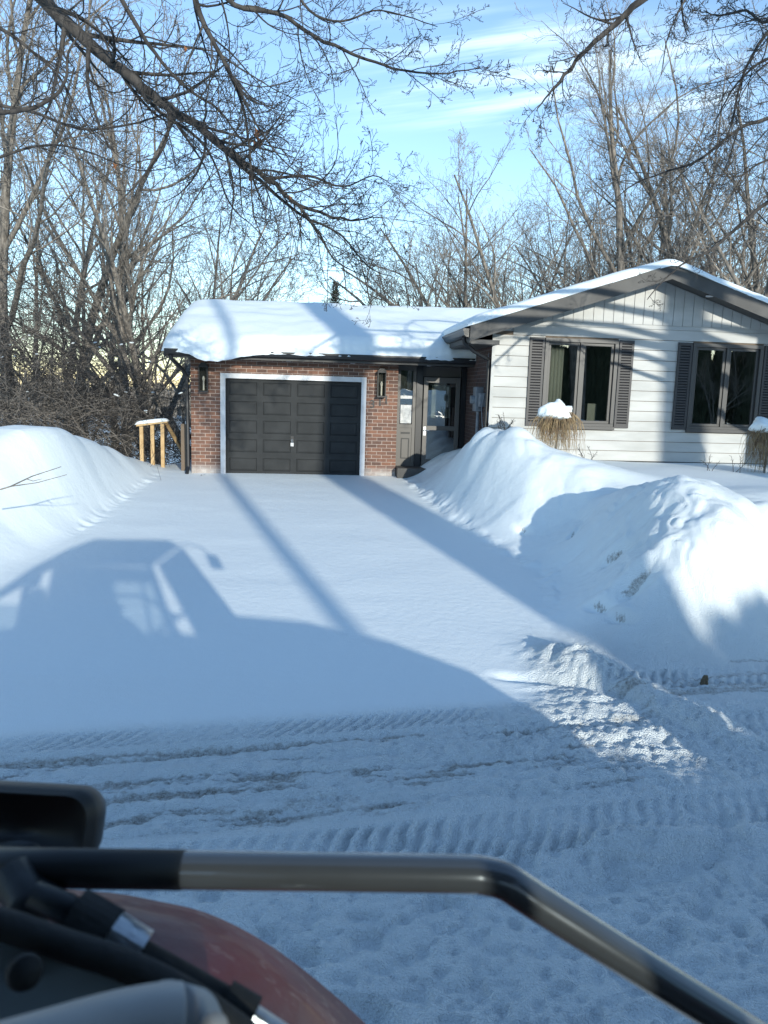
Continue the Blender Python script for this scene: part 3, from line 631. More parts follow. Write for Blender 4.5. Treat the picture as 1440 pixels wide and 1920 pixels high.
# room behind the windows
rm = MB()
rm.box(4.07, 10.24, 1.6, 1.7, 1.1, 3.9).box(4.07, 10.24, FV + .19, 1.59, 1.0, 1.09).box(4.07, 10.24, FV + .19, 1.59, 3.66, 3.70).box(7.1, 7.2, FV + .19, 1.59, 1.1, 3.65)
rm.build('interior', M_INT, house)

# entry
PV = 0.30
MB().box(2.245, 3.855, PV + .06, PV + .2, 0.3, 3.07).build('entry_wall', M_BRZ, house)
e_ = MB(); e_.box(2.245, 2.33, PV - .03, PV + .055, 0.72, 3.06).box(2.62, 2.69, PV - .03, PV + .055, 0.72, 3.06).box(2.331, 2.619, PV - .03, PV + .055, 2.96, 3.06).box(2.331, 2.619, PV - .03, PV + .055, 1.66, 1.74)
e_.box(2.331, 2.619, PV - .01, PV + .05, 0.72, 1.659)
sd = e_.build('sidelight', M_BRZ, house)
MB().box(2.37, 2.58, PV - .024, PV - .011, 1.52, 1.56).box(2.38, 2.40, PV - .024, PV - .011, .95, 1.42).box(2.55, 2.57, PV - .024, PV - .011, .95, 1.42).box(2.4005, 2.5495, PV - .024, PV - .011, .95, .97).box(2.4005, 2.5495, PV - .024, PV - .011, 1.40, 1.42).build('lower_panel', M_PLAST, sd)
MB().box(2.332, 2.618, PV + .01, PV + .016, 1.745, 2.955).build('glass', M_GLASS, sd)
MB().box(2.35, 2.60, PV - .004, PV + .002, 1.76, 2.18).build('notice', M_PAPER, sd)
MB().box(2.34, 2.61, PV - .004, PV + .002, 2.32, 2.39).build('notice', M_PAPER, sd)
d_ = MB(); u0, u1 = 2.86, 3.70
d_.box(u0, u0 + .10, PV - .10, PV - .06, .78, 2.82).box(u1 - .10, u1, PV - .10, PV - .06, .78, 2.82).box(u0 + .1005, u1 - .1005, PV - .10, PV - .06, 2.70, 2.82)
d_.box(u0 + .1005, u1 - .1005, PV - .10, PV - .06, 1.62, 1.72).box(u0 + .1005, u1 - .1005, PV - .10, PV - .06, .78, .95)
sdoor = d_.build('storm_door', M_BRZ, house, bevel=.004)
MB().box(u0 + .101, u1 - .101, PV - .085, PV - .079, 1.721, 2.699).build('glass', M_GLASS, sdoor)
MB().box(u0 + .101, u1 - .101, PV - .085, PV - .079, .951, 1.619).build('glass', M_GLASS, sdoor)
MB().tube([(u0 + .05, PV - .101, 1.62), (u0 + .05, PV - .15, 1.62)], .022, 10).tube([(u0 + .05, PV - .15, 1.62), (u0 + .15, PV - .15, 1.62)], .012, 8).box(u0 + .02, u0 + .08, PV - .11, PV - .101, 1.5, 1.7).build('handle', M_STEEL, sdoor)
d_ = MB(); d_.box(u0 - .02, u1 + .02, PV, PV + .055, .78, 2.84); ed = d_.build('entry_door', M_DOORP, house)
MB().box(u0 + .2, u1 - .2, PV - .008, PV - .001, 1.9, 2.65).build('door_light', M_CURT, ed)
MB().box(2.70, 2.84, PV - .04, PV + .05, .72, 3.06).box(3.73, 3.85, PV - .04, PV + .05, .72, 3.06).build('door_jamb', M_BLACK, house)
MB().box(2.25, 3.85, -.35, PV + .04, .35, .78).build('entry_step', M_FASCIA, house)
# hydro meter on the brick side wall
mt = MB(); mt.box(3.70, 3.858, -1.55, -1.25, 2.12, 2.62).box(3.74, 3.858, -1.78, -1.60, 2.22, 2.50); mm_ = mt.build('electric_meter', M_GREYBOX, house, bevel=.01)
MB().tube([(3.71, -1.40, 2.36), (3.62, -1.40, 2.36)], .085, 18).build('meter_dial', M_GREYBOX, mm_)
MB().tube([(3.79, -1.40, 2.12), (3.79, -1.40, 1.1)], .035, 10).build('conduit', M_GREYBOX, mm_)
MB().tube([(3.83, -2.0, 3.30), (3.80, -2.0, 3.05), (3.815, -2.05, 2.7), (3.83, -2.10, 2.2), (3.84, -2.23, 1.9), (3.98, -2.26, 1.45)], .010, 6).build('cable', M_GREYBOX, house)
MB().tube([(3.82, -1.8, 2.5), (3.76, -1.86, 2.2), (3.78, -1.9, 1.9), (3.82, -2.0, 1.5)], .010, 6).build('cable', M_GREYBOX, house)

# ------------------------------------------------------------------ snow on the roofs
def roof_snow(name, path, along0, along1, nA, thick, axis, label, edge=0.25, ends=(1, 1), seed=0.0, lip=None, ragged=0.0):
    """path: roof profile points (q, z) from the near lip to the far end; extruded along the other axis"""
    path = [Vector((p[0], p[1])) for p in path]
    seg = [0]
    for i in range(1, len(path)): seg.append(seg[-1] + (path[i] - path[i - 1]).length)
    nP = 110; A = np.linspace(along0, along1, nA)
    tot = seg[-1]; ss = np.concatenate([np.linspace(0, .5, 28), np.linspace(.5, tot - .5, nP - 56 + 2)[1:-1], np.linspace(tot - .5, tot, 28)])
    nP = len(ss)
    q = np.interp(ss, seg, [p.x for p in path]); z = np.interp(ss, seg, [p.y for p in path])
    V = np.zeros((nA, nP, 3)); U_ = np.zeros((nA, nP, 3))
    for i, a in enumerate(A):
        ea = 1.0
        if ends[0]: ea *= (1 - max(0, 1 - (a - along0) / edge) ** 2.6) ** 0.5
        if ends[1]: ea *= (1 - max(0, 1 - (along1 - a) / edge) ** 2.6) ** 0.5
        n1 = fbm(np.full(nP, a * 0.55 + seed), ss * 0.8, 3) - .5
        n2 = fbm(np.full(nP, a * 2.0 + seed), ss * 2.0, 2) - .5
        e = (1 - np.clip(1 - ss / .30, 0, 1) ** 2.6) ** 0.5 * (1 - np.clip(1 - (tot - ss) / .3, 0, 1) ** 2.6) ** 0.5
        th = thick * (1 + .45 * n1) * ea * e + .03 * n2 * e * ea
        off = 0; dz = 0
        if lip is not None:
            o, dr = lip(a); f = np.clip(1 - ss / .75, 0, 1) ** 1.5
            off = -o * f * ea; dz = -dr * f
        zz = z + np.maximum(th, 0) + dz
        lo = z + dz + 0.004
        aa = a + (ragged * (fbm(ss * 1.7 + seed, ss * 0 + 5, 3) - .4) * (np.clip(1 - (a - along0) / .5, 0, 1) if ends[0] else 0) if ragged else 0) + np.zeros(nP)
        if axis == 'x': V[i] = np.stack([np.full(nP, a), q + off, zz], -1); U_[i] = np.stack([np.full(nP, a), q + off * .8, lo], -1)
        else: V[i] = np.stack([q + off, aa, zz], -1); U_[i] = np.stack([q + off * .8, aa, lo], -1)
    I = np.arange(nA * nP).reshape(nA, nP); F = np.stack([I[:-1, :-1], I[:-1, 1:], I[1:, 1:], I[1:, :-1]], -1).reshape(-1, 4)
    n0 = nA * nP; J = I + n0
    F2 = np.stack([J[:-1, :-1], J[1:, :-1], J[1:, 1:], J[:-1, 1:]], -1).reshape(-1, 4)
    def strip(a_, b_): return np.stack([a_[:-1], b_[:-1], b_[1:], a_[1:]], -1)
    F3 = np.concatenate([strip(I[:, 0], J[:, 0]), strip(J[:, -1], I[:, -1]), strip(J[0], I[0]), strip(I[-1], J[-1])])
    me = fast_mesh(name, np.concatenate([V.reshape(-1, 3), U_.reshape(-1, 3)]), np.concatenate([F, F2, F3]))
    me.transform(Matrix.Translation(HO) @ Matrix.Rotation(HA, 4, 'Z'))
    o = link(name, me, M_SNOW); return tag(o, label, 'snow', kind='thing')
def glip(a):
    d = math.exp(-((a + 1.75) / .62) ** 2)
    w_ = float(vnoise(np.array([a * 3.1]), np.array([4.0]))[0]) + .5 * float(vnoise(np.array([a * 11.]), np.array([8.0]))[0])
    return 0.06 + 0.20 * d + .05 * w_, 0.20 * d + .05 * w_ + (0.0 if a > -2.5 else 0.02)
roof_snow('garage_roof_snow', [(GE - .02, roof_z(GE - 0.02)), (GR - .35, roof_z(GR - .35)), (GR, roof_z(GR) - .04), (GR + .35, roof_z(GR - .35)), (7.3, roof_z(7.3))],
          -2.86, 5.6, 260, .36, 'x', 'thick smooth snow blanket drooping over the garage eave', edge=.55, ends=(1, 0), seed=3, lip=glip)
def mlip(a): return 0.02, 0.0
roof_snow('main_roof_snow', [(EL_ - .06, mroof(EL_)), (PU - .3, mroof(PU - .3)), (PU, mroof(PU) - .02), (PU + .3, mroof(PU + .3)), (ER_ + .05, mroof(ER_))],
          RV0 - .02, RV1, 240, .17, 'y', 'thin white snow layer on the gabled main roof', edge=.30, ends=(1, 1), seed=9, ragged=.30)
# ------------------------------------------------------------------ trees
class Tree:
    def __init__(s, seed): s.r = random.Random(seed); s.B = {0: [], 1: []}
    def rv(s):
        r = s.r; return Vector((r.gauss(0, 1), r.gauss(0, 1), r.gauss(0, 1)))
    def add(s, lvl, pts, rs): s.B[0 if lvl <= 1 else 1].append((pts, rs))
    def branch(s, p, d, Ln, r0, lvl, spec):
        sp = spec[min(lvl, len(spec) - 1)]
        n = sp['n']; pts = [p.copy()]; rs = [r0]; d = d.normalized(); st = Ln / n
        cu = s.rv() * sp.get('curl', .05)
        r1 = max(r0 * sp.get('taper', 0.25), spec[0].get('rmin', 0.003))
        for i in range(n):
            d = (d + cu + s.rv() * sp['wob'] + Vector((0, 0, sp['trop']))).normalized()
            p = p + d * st; pts.append(p.copy()); rs.append(r0 + (r1 - r0) * ((i + 1) / n) ** sp.get('tp', 1.0))
        s.add(lvl, pts, rs)
        if lvl + 1 < len(spec): s.children(pts, rs, Ln, lvl, spec)
    def children(s, pts, rs, Ln, lvl, spec, count=None, t0=None):
        sp = spec[min(lvl, len(spec) - 1)]
        r = s.r; n = len(pts) - 1; cnt = count if count else sp['kids']
        a0 = r.uniform(0, 6.28); t0 = sp['t0'] if t0 is None else t0
        for k in range(cnt):
            t = t0 + (1 - t0) * (k + r.random() * .9) / cnt; t = min(t, .985)
            f = t * n; i = int(f); fr = f - i
            q = pts[i].lerp(pts[i + 1], fr); ax = (pts[i + 1] - pts[i]).normalized()
            ref = Vector((0, 0, 1)) if abs(ax.z) < .9 else Vector((1, 0, 0))
            u = ax.cross(ref).normalized(); v = ax.cross(u)
            a0 += 2.4 + r.uniform(-.5, .5)
            side = u * math.cos(a0) + v * math.sin(a0)
            ang = rad(r.uniform(*sp['ang']))
            d = ax * math.cos(ang) + side * math.sin(ang)
            rr = rs[i] + (rs[i + 1] - rs[i]) * fr
            ln = Ln * sp['ratio'] * r.uniform(.65, 1.15) * (1 - sp.get('fall', .55) * (t - t0) / (1 - t0 + 1e-6))
            s.branch(q, d, ln, min(rr * sp.get('rr', .6), rr * .95), lvl + 1, spec)
    def meshes(s, name_a='trunk', name_b='crown', sides=(7, 3)):
        out = []
        for key, nm in ((0, name_a), (1, name_b)):
            groups = {}
            for pts, rs in s.B[key]: groups.setdefault(len(pts), []).append((pts, rs))
            VV = []; FF = []; off = 0
            for K, lst in groups.items():
                P = np.array([[tuple(q) for q in a] for a, _ in lst]); Rr = np.array([b for _, b in lst])
                m = sides[key]
                Tn = np.empty_like(P); Tn[:, 1:-1] = P[:, 2:] - P[:, :-2]; Tn[:, 0] = P[:, 1] - P[:, 0]; Tn[:, -1] = P[:, -1] - P[:, -2]
                Tn /= np.linalg.norm(Tn, axis=2, keepdims=True) + 1e-9
                mean = P[:, -1] - P[:, 0]; ref = np.zeros_like(mean); idx = np.argmin(np.abs(mean), axis=1); ref[np.arange(len(ref)), idx] = 1
                U = np.cross(Tn, ref[:, None, :]); U /= np.linalg.norm(U, axis=2, keepdims=True) + 1e-9
                W = np.cross(Tn, U)
                an = np.arange(m) * 2 * PI / m
                ring = P[:, :, None, :] + Rr[:, :, None, None] * (U[:, :, None, :] * np.cos(an)[None, None, :, None] + W[:, :, None, :] * np.sin(an)[None, None, :, None])
                B = len(lst); I = off + np.arange(B * K * m).reshape(B, K, m); J = np.roll(I, -1, axis=2)
                FF.append(np.stack([I[:, :-1], J[:, :-1], J[:, 1:], I[:, 1:]], -1).reshape(-1, 4)); VV.append(ring.reshape(-1, 3)); off += B * K * m
            if VV: out.append(fast_mesh(nm, np.concatenate(VV), np.concatenate(FF)))
            else: out.append(None)
        return out
def spec_tree(H, dens=1.0, up=0.05, wob=.10, rmin=.005, t0=.30, ang0=(22, 50)):
    return [dict(n=12, wob=.035, trop=.02, kids=int(13 * dens), ang=ang0, ratio=.58, t0=t0, rr=.55, taper=.15, rmin=rmin, fall=.60),
            dict(n=9, wob=wob, trop=up, kids=int(10 * dens), ang=(25, 55), ratio=.48, t0=.15, rr=.5, taper=.18, fall=.5),
            dict(n=6, wob=wob * 1.2, trop=up * .8, kids=int(8 * dens), ang=(25, 55), ratio=.5, t0=.12, rr=.5, taper=.3, fall=.4),
            dict(n=4, wob=wob * 1.4, trop=up * .6, kids=int(3.6 * dens), ang=(25, 50), ratio=.55, t0=.15, rr=.75, taper=.5, fall=.3),
            dict(n=3, wob=.15, trop=.03, taper=.8, kids=0, ang=(20, 40), ratio=.5, t0=.2)]
PROTO = []
def make_proto(seed, H, r0, fork=1, **k):
    t = Tree(seed); sp = spec_tree(H, **k)
    for f in range(fork):
        d = Vector((t.r.uniform(-.22, .22), t.r.uniform(-.1, .1), 1)) if fork > 1 else Vector((t.r.uniform(-.05, .05), 0, 1))
        t.branch(Vector((t.r.uniform(-.1, .1) * (fork > 1), 0, -.3)), d, H * (1 if f == 0 else t.r.uniform(.75, .95)), r0 * (1 if f == 0 else .8), 0, sp)
    return t.meshes()
PROTO.append(make_proto(1, 14, .22, 1, dens=1.0))
PROTO.append(make_proto(2, 13, .20, 2, dens=.85, t0=.25))
PROTO.append(make_proto(3, 12, .17, 3, dens=.75, up=.07, t0=.22))
PROTO.append(make_proto(4, 15, .24, 2, dens=.85, up=.08, ang0=(15, 38)))
PROTO.append(make_proto(5, 10, .12, 1, dens=.85, wob=.14, t0=.15, ang0=(35, 70)))
PROTO.append(make_proto(6, 11, .10, 2, dens=.7, up=.10, ang0=(15, 35), t0=.2))
def tree(name, k, x, y, sc, rz, label, group=None, z=None, bark=None, lean=0.0):
    tm, cm_ = PROTO[k]
    e = empty(name, (x, y, gz(x, y) if z is None else z), rz, label, 'tree', group); e.scale = (sc, sc, sc); e.rotation_euler[1] = lean
    link('trunk', tm, None, e); link('crown', cm_, None, e)
    return e
for tm, cm_ in PROTO:
    tm.materials.append(M_BARK); cm_.materials.append(M_TWIG)
R_ = random.Random(11)
def px_tree(k, px, Y, toppx, label, group=None, rz=None, name='bare_tree', base_z=None):
    """tree standing at column px and distance Y, tall enough to reach image row toppx there"""
    p = at(px, 700, Y); zb = gz(p.x, Y) if base_z is None else base_z
    top = at(px, toppx, Y).z; Hs = [14, 13, 12, 15, 10, 11][k] * 1.04
    return tree(name, k, p.x, Y, (top - zb) / Hs, R_.uniform(0, 6.28) if rz is None else rz, label, group, z=zb)
THK = []; WLG = []
# right-hand row behind the main roof
GRR = 'bare trees in the row behind the roofs'
px_tree(3, 1165, 33, 20, 'tallest bare tree rising behind the main gable, with a straight dark trunk', GRR, 1.0)
px_tree(1, 870, 36, 285, 'bare tree at the sky gap, nearest the garage ridge in the row behind the roofs', GRR, 2.0)
px_tree(2, 1010, 34, 270, 'rounded bare tree behind the left slope of the main roof', GRR, .5)
px_tree(0, 1330, 32, 60, 'tall bare tree behind the right slope of the main roof', GRR, 4.1)
px_tree(3, 1440, 27, -120, 'very tall bare tree at the right edge of the photo behind the house', GRR, 2.2)
for i, (k, px, Y, tp) in enumerate([(4, 800, 40, 440), (5, 850, 42, 400), (2, 925, 39, 320), (1, 960, 44, 340), (5, 1065, 38, 330), (4, 1110, 43, 280), (1, 1225, 40, 220), (5, 1200, 42, 330), (2, 1280, 38, 250),
                                    (5, 1370, 36, 300), (1, 1395, 38, 180), (3, 1240, 46, 240), (2, 1460, 34, 150), (4, 1010, 46, 400), (5, 900, 46, 390), (0, 1500, 36, 80), (5, 1425, 44, 330), (2, 1150, 50, 380), (1, 1080, 52, 330), (4, 870, 50, 460), (2, 830, 52, 450), (1, 1250, 52, 330), (4, 1340, 47, 330), (5, 760, 48, 520)]):
    THK.append((px, px_tree(k, px, Y, tp, 'x', 'thicket trees behind the house')))
# left-hand group
GL = 'bare trees left of the garage'
px_tree(2, 290, 25, 165, 'forked bare tree with pale limbs just left of the garage roof', GL, 1.1, base_z=-.2)
px_tree(3, 225, 28, 120, 'tall leaning bare tree standing left of the forked tree by the garage', GL, 3.0)
px_tree(0, 15, 24, -150, 'thick straight trunk at the left edge of the photo', GL, .7)
px_tree(1, 120, 31, 60, 'bare tree between the left edge trunk and the leaning tree', GL, 5.0)
px_tree(1, 385, 33, 330, 'pale twiggy bare tree behind the garage roof corner', GL, 2.6)
px_tree(2, 335, 38, 240, 'tall bare tree far behind the garage corner', GL, 4.0)
for i, (k, px, Y, tp) in enumerate([(5, 60, 27, 250), (4, 200, 34, 380), (5, 255, 32, 350), (5, 175, 36, 200), (4, 420, 40, 400), (5, 465, 42, 440),
                                    (1, -100, 28, -60), (4, 105, 25, 520),  (4, 500, 48, 480)]):
    WLG.append((px, px_tree(k, px, Y, tp, 'x', 'wood left of the garage')))
ORD = ['leftmost'] + [w_ + ' from the left' for w_ in 'second third fourth fifth sixth seventh eighth ninth tenth eleventh twelfth thirteenth fourteenth fifteenth sixteenth seventeenth eighteenth nineteenth twentieth twenty-first twenty-second twenty-third twenty-fourth twenty-fifth twenty-sixth twenty-seventh twenty-eighth'.split()]
for i, (_, o) in enumerate(sorted(THK, key=lambda q: q[0])): o['label'] = 'slender bare tree in the thicket behind the house, ' + ORD[i]
for i, (_, o) in enumerate(sorted(WLG, key=lambda q: q[0])): o['label'] = 'slender bare tree in the wood beside the garage, ' + ORD[i]
# spruce tip over the garage ridge
def conifer():
    e = empty('spruce_tree', (-3.2, 46, -3.5), 0, 'dark spruce tip peeking over the garage ridge', 'tree')
    b = MB(); topz = at(628, 530, 46).z + 3.5; b.tube([(0, 0, 0), (0, 0, topz * .98)], [.22, .02], 8); b.build('trunk', M_BARKD, e)
    M_NEED = mat('spruce_needles', (0.035, 0.06, 0.035), .8, var=(3, 1, (0.06, 0.085, 0.05)))
    r = random.Random(4); V = []; F = []
    for k in range(2600):
        h = topz * (.25 + .75 * r.random() ** .7); rd = (topz - h) * .30 * (.5 + .5 * math.sin(h * 9) ** 2) * r.uniform(.2, 1) + .05
        a = r.uniform(0, 6.28); c = Vector((math.cos(a) * rd, math.sin(a) * rd, h + rd * .15)); d = Vector((math.cos(a), math.sin(a), r.uniform(.0, .9))).normalized() * .22; s_ = Vector((-math.sin(a), math.cos(a), 0)) * .05
        i = len(V); V += [c - s_, c + s_, c + d]; F.append((i, i + 1, i + 2))
    link('crown', fast_mesh('crown', np.array([tuple(v) for v in V]), np.array(F), False), M_NEED, e)
conifer()

# tangled brush along the left, one mass of canes nobody could count
def canes(name, spots, m, label, seed, n_, cat='brush', kind='stuff', Ls=(1.2, 3.0), rr=(.004, .010), trop=-.10):
    t = Tree(seed); r = t.r
    sp = [dict(n=9, wob=.22, trop=trop, kids=3, ang=(25, 70), ratio=.4, t0=.2, rr=.7, taper=.4, rmin=.003), dict(n=5, wob=.25, trop=-.03, kids=0, ang=(20, 50), ratio=.5, t0=.2, taper=.6)]
    for (cx, cy, cz, sx, sy, sz, w_) in spots:
        for k in range(int(n_ * w_)):
            p = Vector((r.gauss(cx, sx), r.gauss(cy, sy), r.gauss(cz, sz)))
            t.branch(p, Vector((r.gauss(0, 1), r.gauss(0, .6), abs(r.gauss(.3, .6)))), r.uniform(*Ls), r.uniform(*rr), 0, sp)
    a, b = t.meshes(sides=(3, 3)); o = link(name, a, m); return tag(o, label, cat, kind=kind)
canes('undergrowth', [(-10.3, 20, 3.3, 1.0, 1.6, .8, .9), (-8.6, 20, 1.6, 1.1, 1.4, .6, 1.3), (-11.0, 19, 1.7, 1.4, 1.5, .9, 1.0), (-6.6, 20.5, .6, 1.1, 1.2, .6, 1.0), (-7.2, 23, 1.2, 1.4, 1.2, 1.1, .9), (-9.5, 23, 3.0, 1.7, 1.5, 1.5, 1.1)],
      M_BARKD, 'dense tangle of bare brown canes and vines behind the left snowbank', 21, 320)
canes('undergrowth', [(-9.2, 18.7, 1.5, 1.3, .7, .35, 1.0), (-6.8, 21, .8, 1.2, 1.0, .5, .7), (-10.0, 20, 3.3, .9, .8, .6, .5)], M_TWIG, 'tan dry vine stems tangled above the left snowbank', 22, 330, rr=(.004, .008))
canes('undergrowth', [(x_, 60 + 6 * (i % 3), -4.6, 5, 3, 1.2, .35) for i, x_ in enumerate(range(-60, 70, 8))], M_TWIG, 'low grey-brown brush far down the slope behind the house', 23, 260, Ls=(2, 5), rr=(.02, .05), trop=.0)
# snow caught in the brush
b = bpy.data.meshes.new('snow_clumps')
import bmesh
bm = bmesh.new(); r = random.Random(5)
for k in range(60):
    c = Vector((r.gauss(-9.0, 1.9), r.uniform(18.8, 21.5), r.uniform(1.0, 3.6))); s_ = r.uniform(.015, .045)
    bmesh.ops.create_icosphere(bm, subdivisions=2, radius=1, matrix=Matrix.Translation(c) @ Matrix.Rotation(r.uniform(-.5, .5), 4, 'Y') @ Matrix.Diagonal((s_ * r.uniform(1, 1.9), s_, s_ * .55, 1)))
bm.to_mesh(b); bm.free(); b.polygons.foreach_set('use_smooth', [True] * len(b.polygons))
tag(link('snow_clumps', b, M_SNOW), 'small white snow clumps caught in the brown brush', 'snow', kind='stuff')
# far treeline and valley
def treeline():
    r = random.Random(8); V = []; F = []
    for k in range(5200):
        a = r.uniform(-1.0, 1.0); Dd = r.uniform(260, 420); x = math.sin(a) * Dd; y = math.cos(a) * Dd; z0 = -8.3; h = r.uniform(9, 14) + 2 * math.sin(a * 9); s_ = r.uniform(.3, 1.5); lean = r.uniform(-1.2, 1.2)
        i = len(V); V += [(x - s_, y, z0), (x + s_, y, z0), (x + lean + .1, y + .5, z0 + h), (x + .1, y + 1.2, z0)]; F += [(i, i + 1, i + 2), (i + 1, i + 3, i + 2), (i + 3, i, i + 2)]
    tag(link('distant_woods', fast_mesh('distant_woods', np.array(V), np.array(F), False), M_TWIG), 'hazy grey-brown woods low on the far horizon', 'woods', kind='stuff')
treeline()

# trees behind the tractor: their trunks throw the long shadows
def shadow_tree(x, y, r0, H, seed, label, dens=.8, t0=.45, ang=(30, 60), lean=(0, 0)):
    t = Tree(seed); sp = spec_tree(H, dens, rmin=.006, t0=t0, ang0=ang); sp[0]['wob'] = .012; sp[0]['taper'] = .6; sp[0]['curl'] = 0; sp[0]['kids'] = 9; sp[0]['trop'] = .0
    t.branch(Vector((0, 0, -.3)), Vector((lean[0], lean[1], 1)), H, r0, 0, sp); a, b_ = t.meshes(sides=(14, 3))
    e = empty('roadside_tree', (x, y, gz(x, y)), 0, label, 'tree', 'roadside trees behind the tractor'); link('trunk', a, M_BARK, e); link('crown', b_, M_TWIG, e); return e
tS = math.tan(rad(SUN_AZ))
#T1/T2/T3: x on the line back towards the sun
shadow_tree(-0.55 + tS * (7.9 + 15), -15, .15, 17, 31, 'slim roadside tree, thinnest trunk behind the tractor', .5, .80)
shadow_tree(-1.15 + tS * (17.4 + 9), -9, .56, 17, 32, 'thick roadside tree, nearest trunk behind the tractor', .6, .64)
shadow_tree(6.35 + tS * (15.85 + 12), -12, .58, 19, 33, 'stout roadside tree furthest right behind the tractor', .6, .70)

# ------------------------------------------------------------------ near limbs that hang into the view
NEAR = [None, dict(n=9, wob=.055, curl=.10, trop=-.005, kids=6, ang=(28, 62), ratio=.48, t0=.12, rr=.55, taper=.25, fall=.45, rmin=.0022),
        dict(n=7, wob=.06, curl=.11, trop=.02, kids=4, ang=(28, 60), ratio=.52, t0=.12, rr=.6, taper=.4, fall=.35),
        dict(n=5, wob=.07, curl=.12, trop=.03, kids=2, ang=(25, 55), ratio=.5, t0=.2, rr=.75, taper=.5, fall=.3), dict(n=4, wob=.08, curl=.1, trop=.06, taper=.7, kids=0, ang=(20, 40), ratio=.5, t0=.2)]
NEAR[0] = dict(n=9, wob=.1, trop=0, kids=9, ang=(25, 60), ratio=.36, t0=.12, rr=.42, taper=.2, rmin=.0022, fall=.35)
def limb(t, pts, r0, r1, kids, Lk, t0=.05, lvl=0, droop=None):
    """pts: list of (px, py, Y) through which the limb passes; side branches of about Lk metres"""
    P = [at(a, b_, Y_) for a, b_, Y_ in pts]
    # resample smoothly
    Q = []
    for i in range(len(P) - 1):
        p0 = P[max(i - 1, 0)]; p1 = P[i]; p2 = P[i + 1]; p3 = P[min(i + 2, len(P) - 1)]
        for j in range(4):
            s_ = j / 4
            Q.append(.5 * ((2 * p1) + (p2 - p0) * s_ + (2 * p0 - 5 * p1 + 4 * p2 - p3) * s_ ** 2 + (3 * p1 - p0 - 3 * p2 + p3) * s_ ** 3))
    Q.append(P[-1]); n = len(Q) - 1
    Q = [q + t.rv() * r0 * .12 for q in Q]
    rs = [r0 + (r1 - r0) * (i / n) ** .8 for i in range(n + 1)]
    t.add(lvl, Q, rs)
    sp = [dict(NEAR[0]), *NEAR[1:]]; sp[0]['ratio'] = 1.0; sp[0]['kids'] = kids; sp[0]['t0'] = t0
    t.children(Q, rs, Lk, 0, sp)
big = empty('overhanging_tree', (-8.5, 7.5, 0), 0, 'large bare tree whose dark limbs hang into the upper left of the view', 'tree')
t = Tree(41)
trunk_top = Vector((-8.3, 8.0, 7.5))
limb(t, [(-60, -160, 9.2), (80, 0, 9), (165, 80, 8.9), (230, 132, 8.8), (300, 190, 8.7), (370, 236, 8.6), (440, 292, 8.5), (500, 335, 8.4), (560, 385, 8.3), (640, 412, 8.2), (700, 408, 8.1)], .085, .006, 34, 1.4)
limb(t, [(370, 236, 8.6), (440, 300, 8.6), (500, 350, 8.5), (560, 400, 8.4), (640, 440, 8.3), (690, 500, 8.2), (740, 520, 8.1)], .03, .003, 18, .9)
limb(t, [(230, 132, 8.8), (300, 210, 9.0), (360, 250, 9.2), (400, 300, 9.4), (430, 380, 9.5), (480, 430, 9.6), (520, 480, 9.7)], .025, .003, 18, .9)
limb(t, [(190, -60, 8.2), (240, 20, 8.2), (290, 100, 8.2), (350, 165, 8.1), (410, 205, 8.0), (450, 260, 8.0), (500, 300, 8)], .028, .004, 16, 1.0)
limb(t, [(350, -40, 7.6), (385, 50, 7.6), (420, 115, 7.6), (450, 170, 7.6), (480, 230, 7.6), (530, 300, 7.6), (600, 350, 7.6)], .03, .003, 24, 1.1)
limb(t, [(420, 115, 7.6), (455, 200, 7.7), (470, 300, 7.8), (475, 400, 7.9), (500, 460, 8.0)], .018, .003, 14, .8)
limb(t, [(560, 385, 8.3), (600, 440, 8.3), (630, 490, 8.2), (690, 520, 8.2)], .02, .003, 12, .8)
limb(t, [(500, 335, 8.4), (580, 330, 8.4), (640, 350, 8.3), (700, 330, 8.2), (740, 350, 8.2)], .018, .003, 12, .7)
limb(t, [(380, -60, 7.4), (440, 10, 7.4), (520, 25, 7.4), (590, 68, 7.3), (660, 100, 7.2), (720, 122, 7.1), (780, 136, 7.0), (840, 137, 6.9), (900, 128, 6.9)], .026, .004, 20, .75)
limb(t, [(-60, 20, 7.8), (20, 65, 7.8), (70, 105, 7.9), (115, 150, 8), (160, 230, 8.1), (230, 300, 8.2)], .022, .004, 12, .9)
limb(t, [(-60, 212, 7.5), (30, 208, 7.6), (90, 190, 7.7), (122, 150, 7.8), (128, 100, 7.9), (150, 60, 8.0), (140, 20, 8.1)], .026, .006, 9, .8)
limb(t, [(-60, 190, 8.6), (60, 210, 8.7), (150, 242, 8.8), (240, 235, 8.9), (320, 212, 9), (400, 208, 9.1), (470, 215, 9.2)], .02, .004, 12, .8)
limb(t, [(-60, 320, 9.6), (60, 275, 9.8), (150, 280, 10), (260, 320, 10.2), (330, 310, 10.3)], .02, .004, 12, .9)
limb(t, [(540, -50, 7.0), (580, 20, 7.0), (640, 40, 6.9), (700, 20, 6.8), (760, 30, 6.7), (820, 50, 6.6)], .014, .003, 10, .7)
a, b_ = t.meshes(sides=(9, 4))
off = Matrix.Translation((8.5, -7.5, 0)); a.transform(off); b_.transform(off)
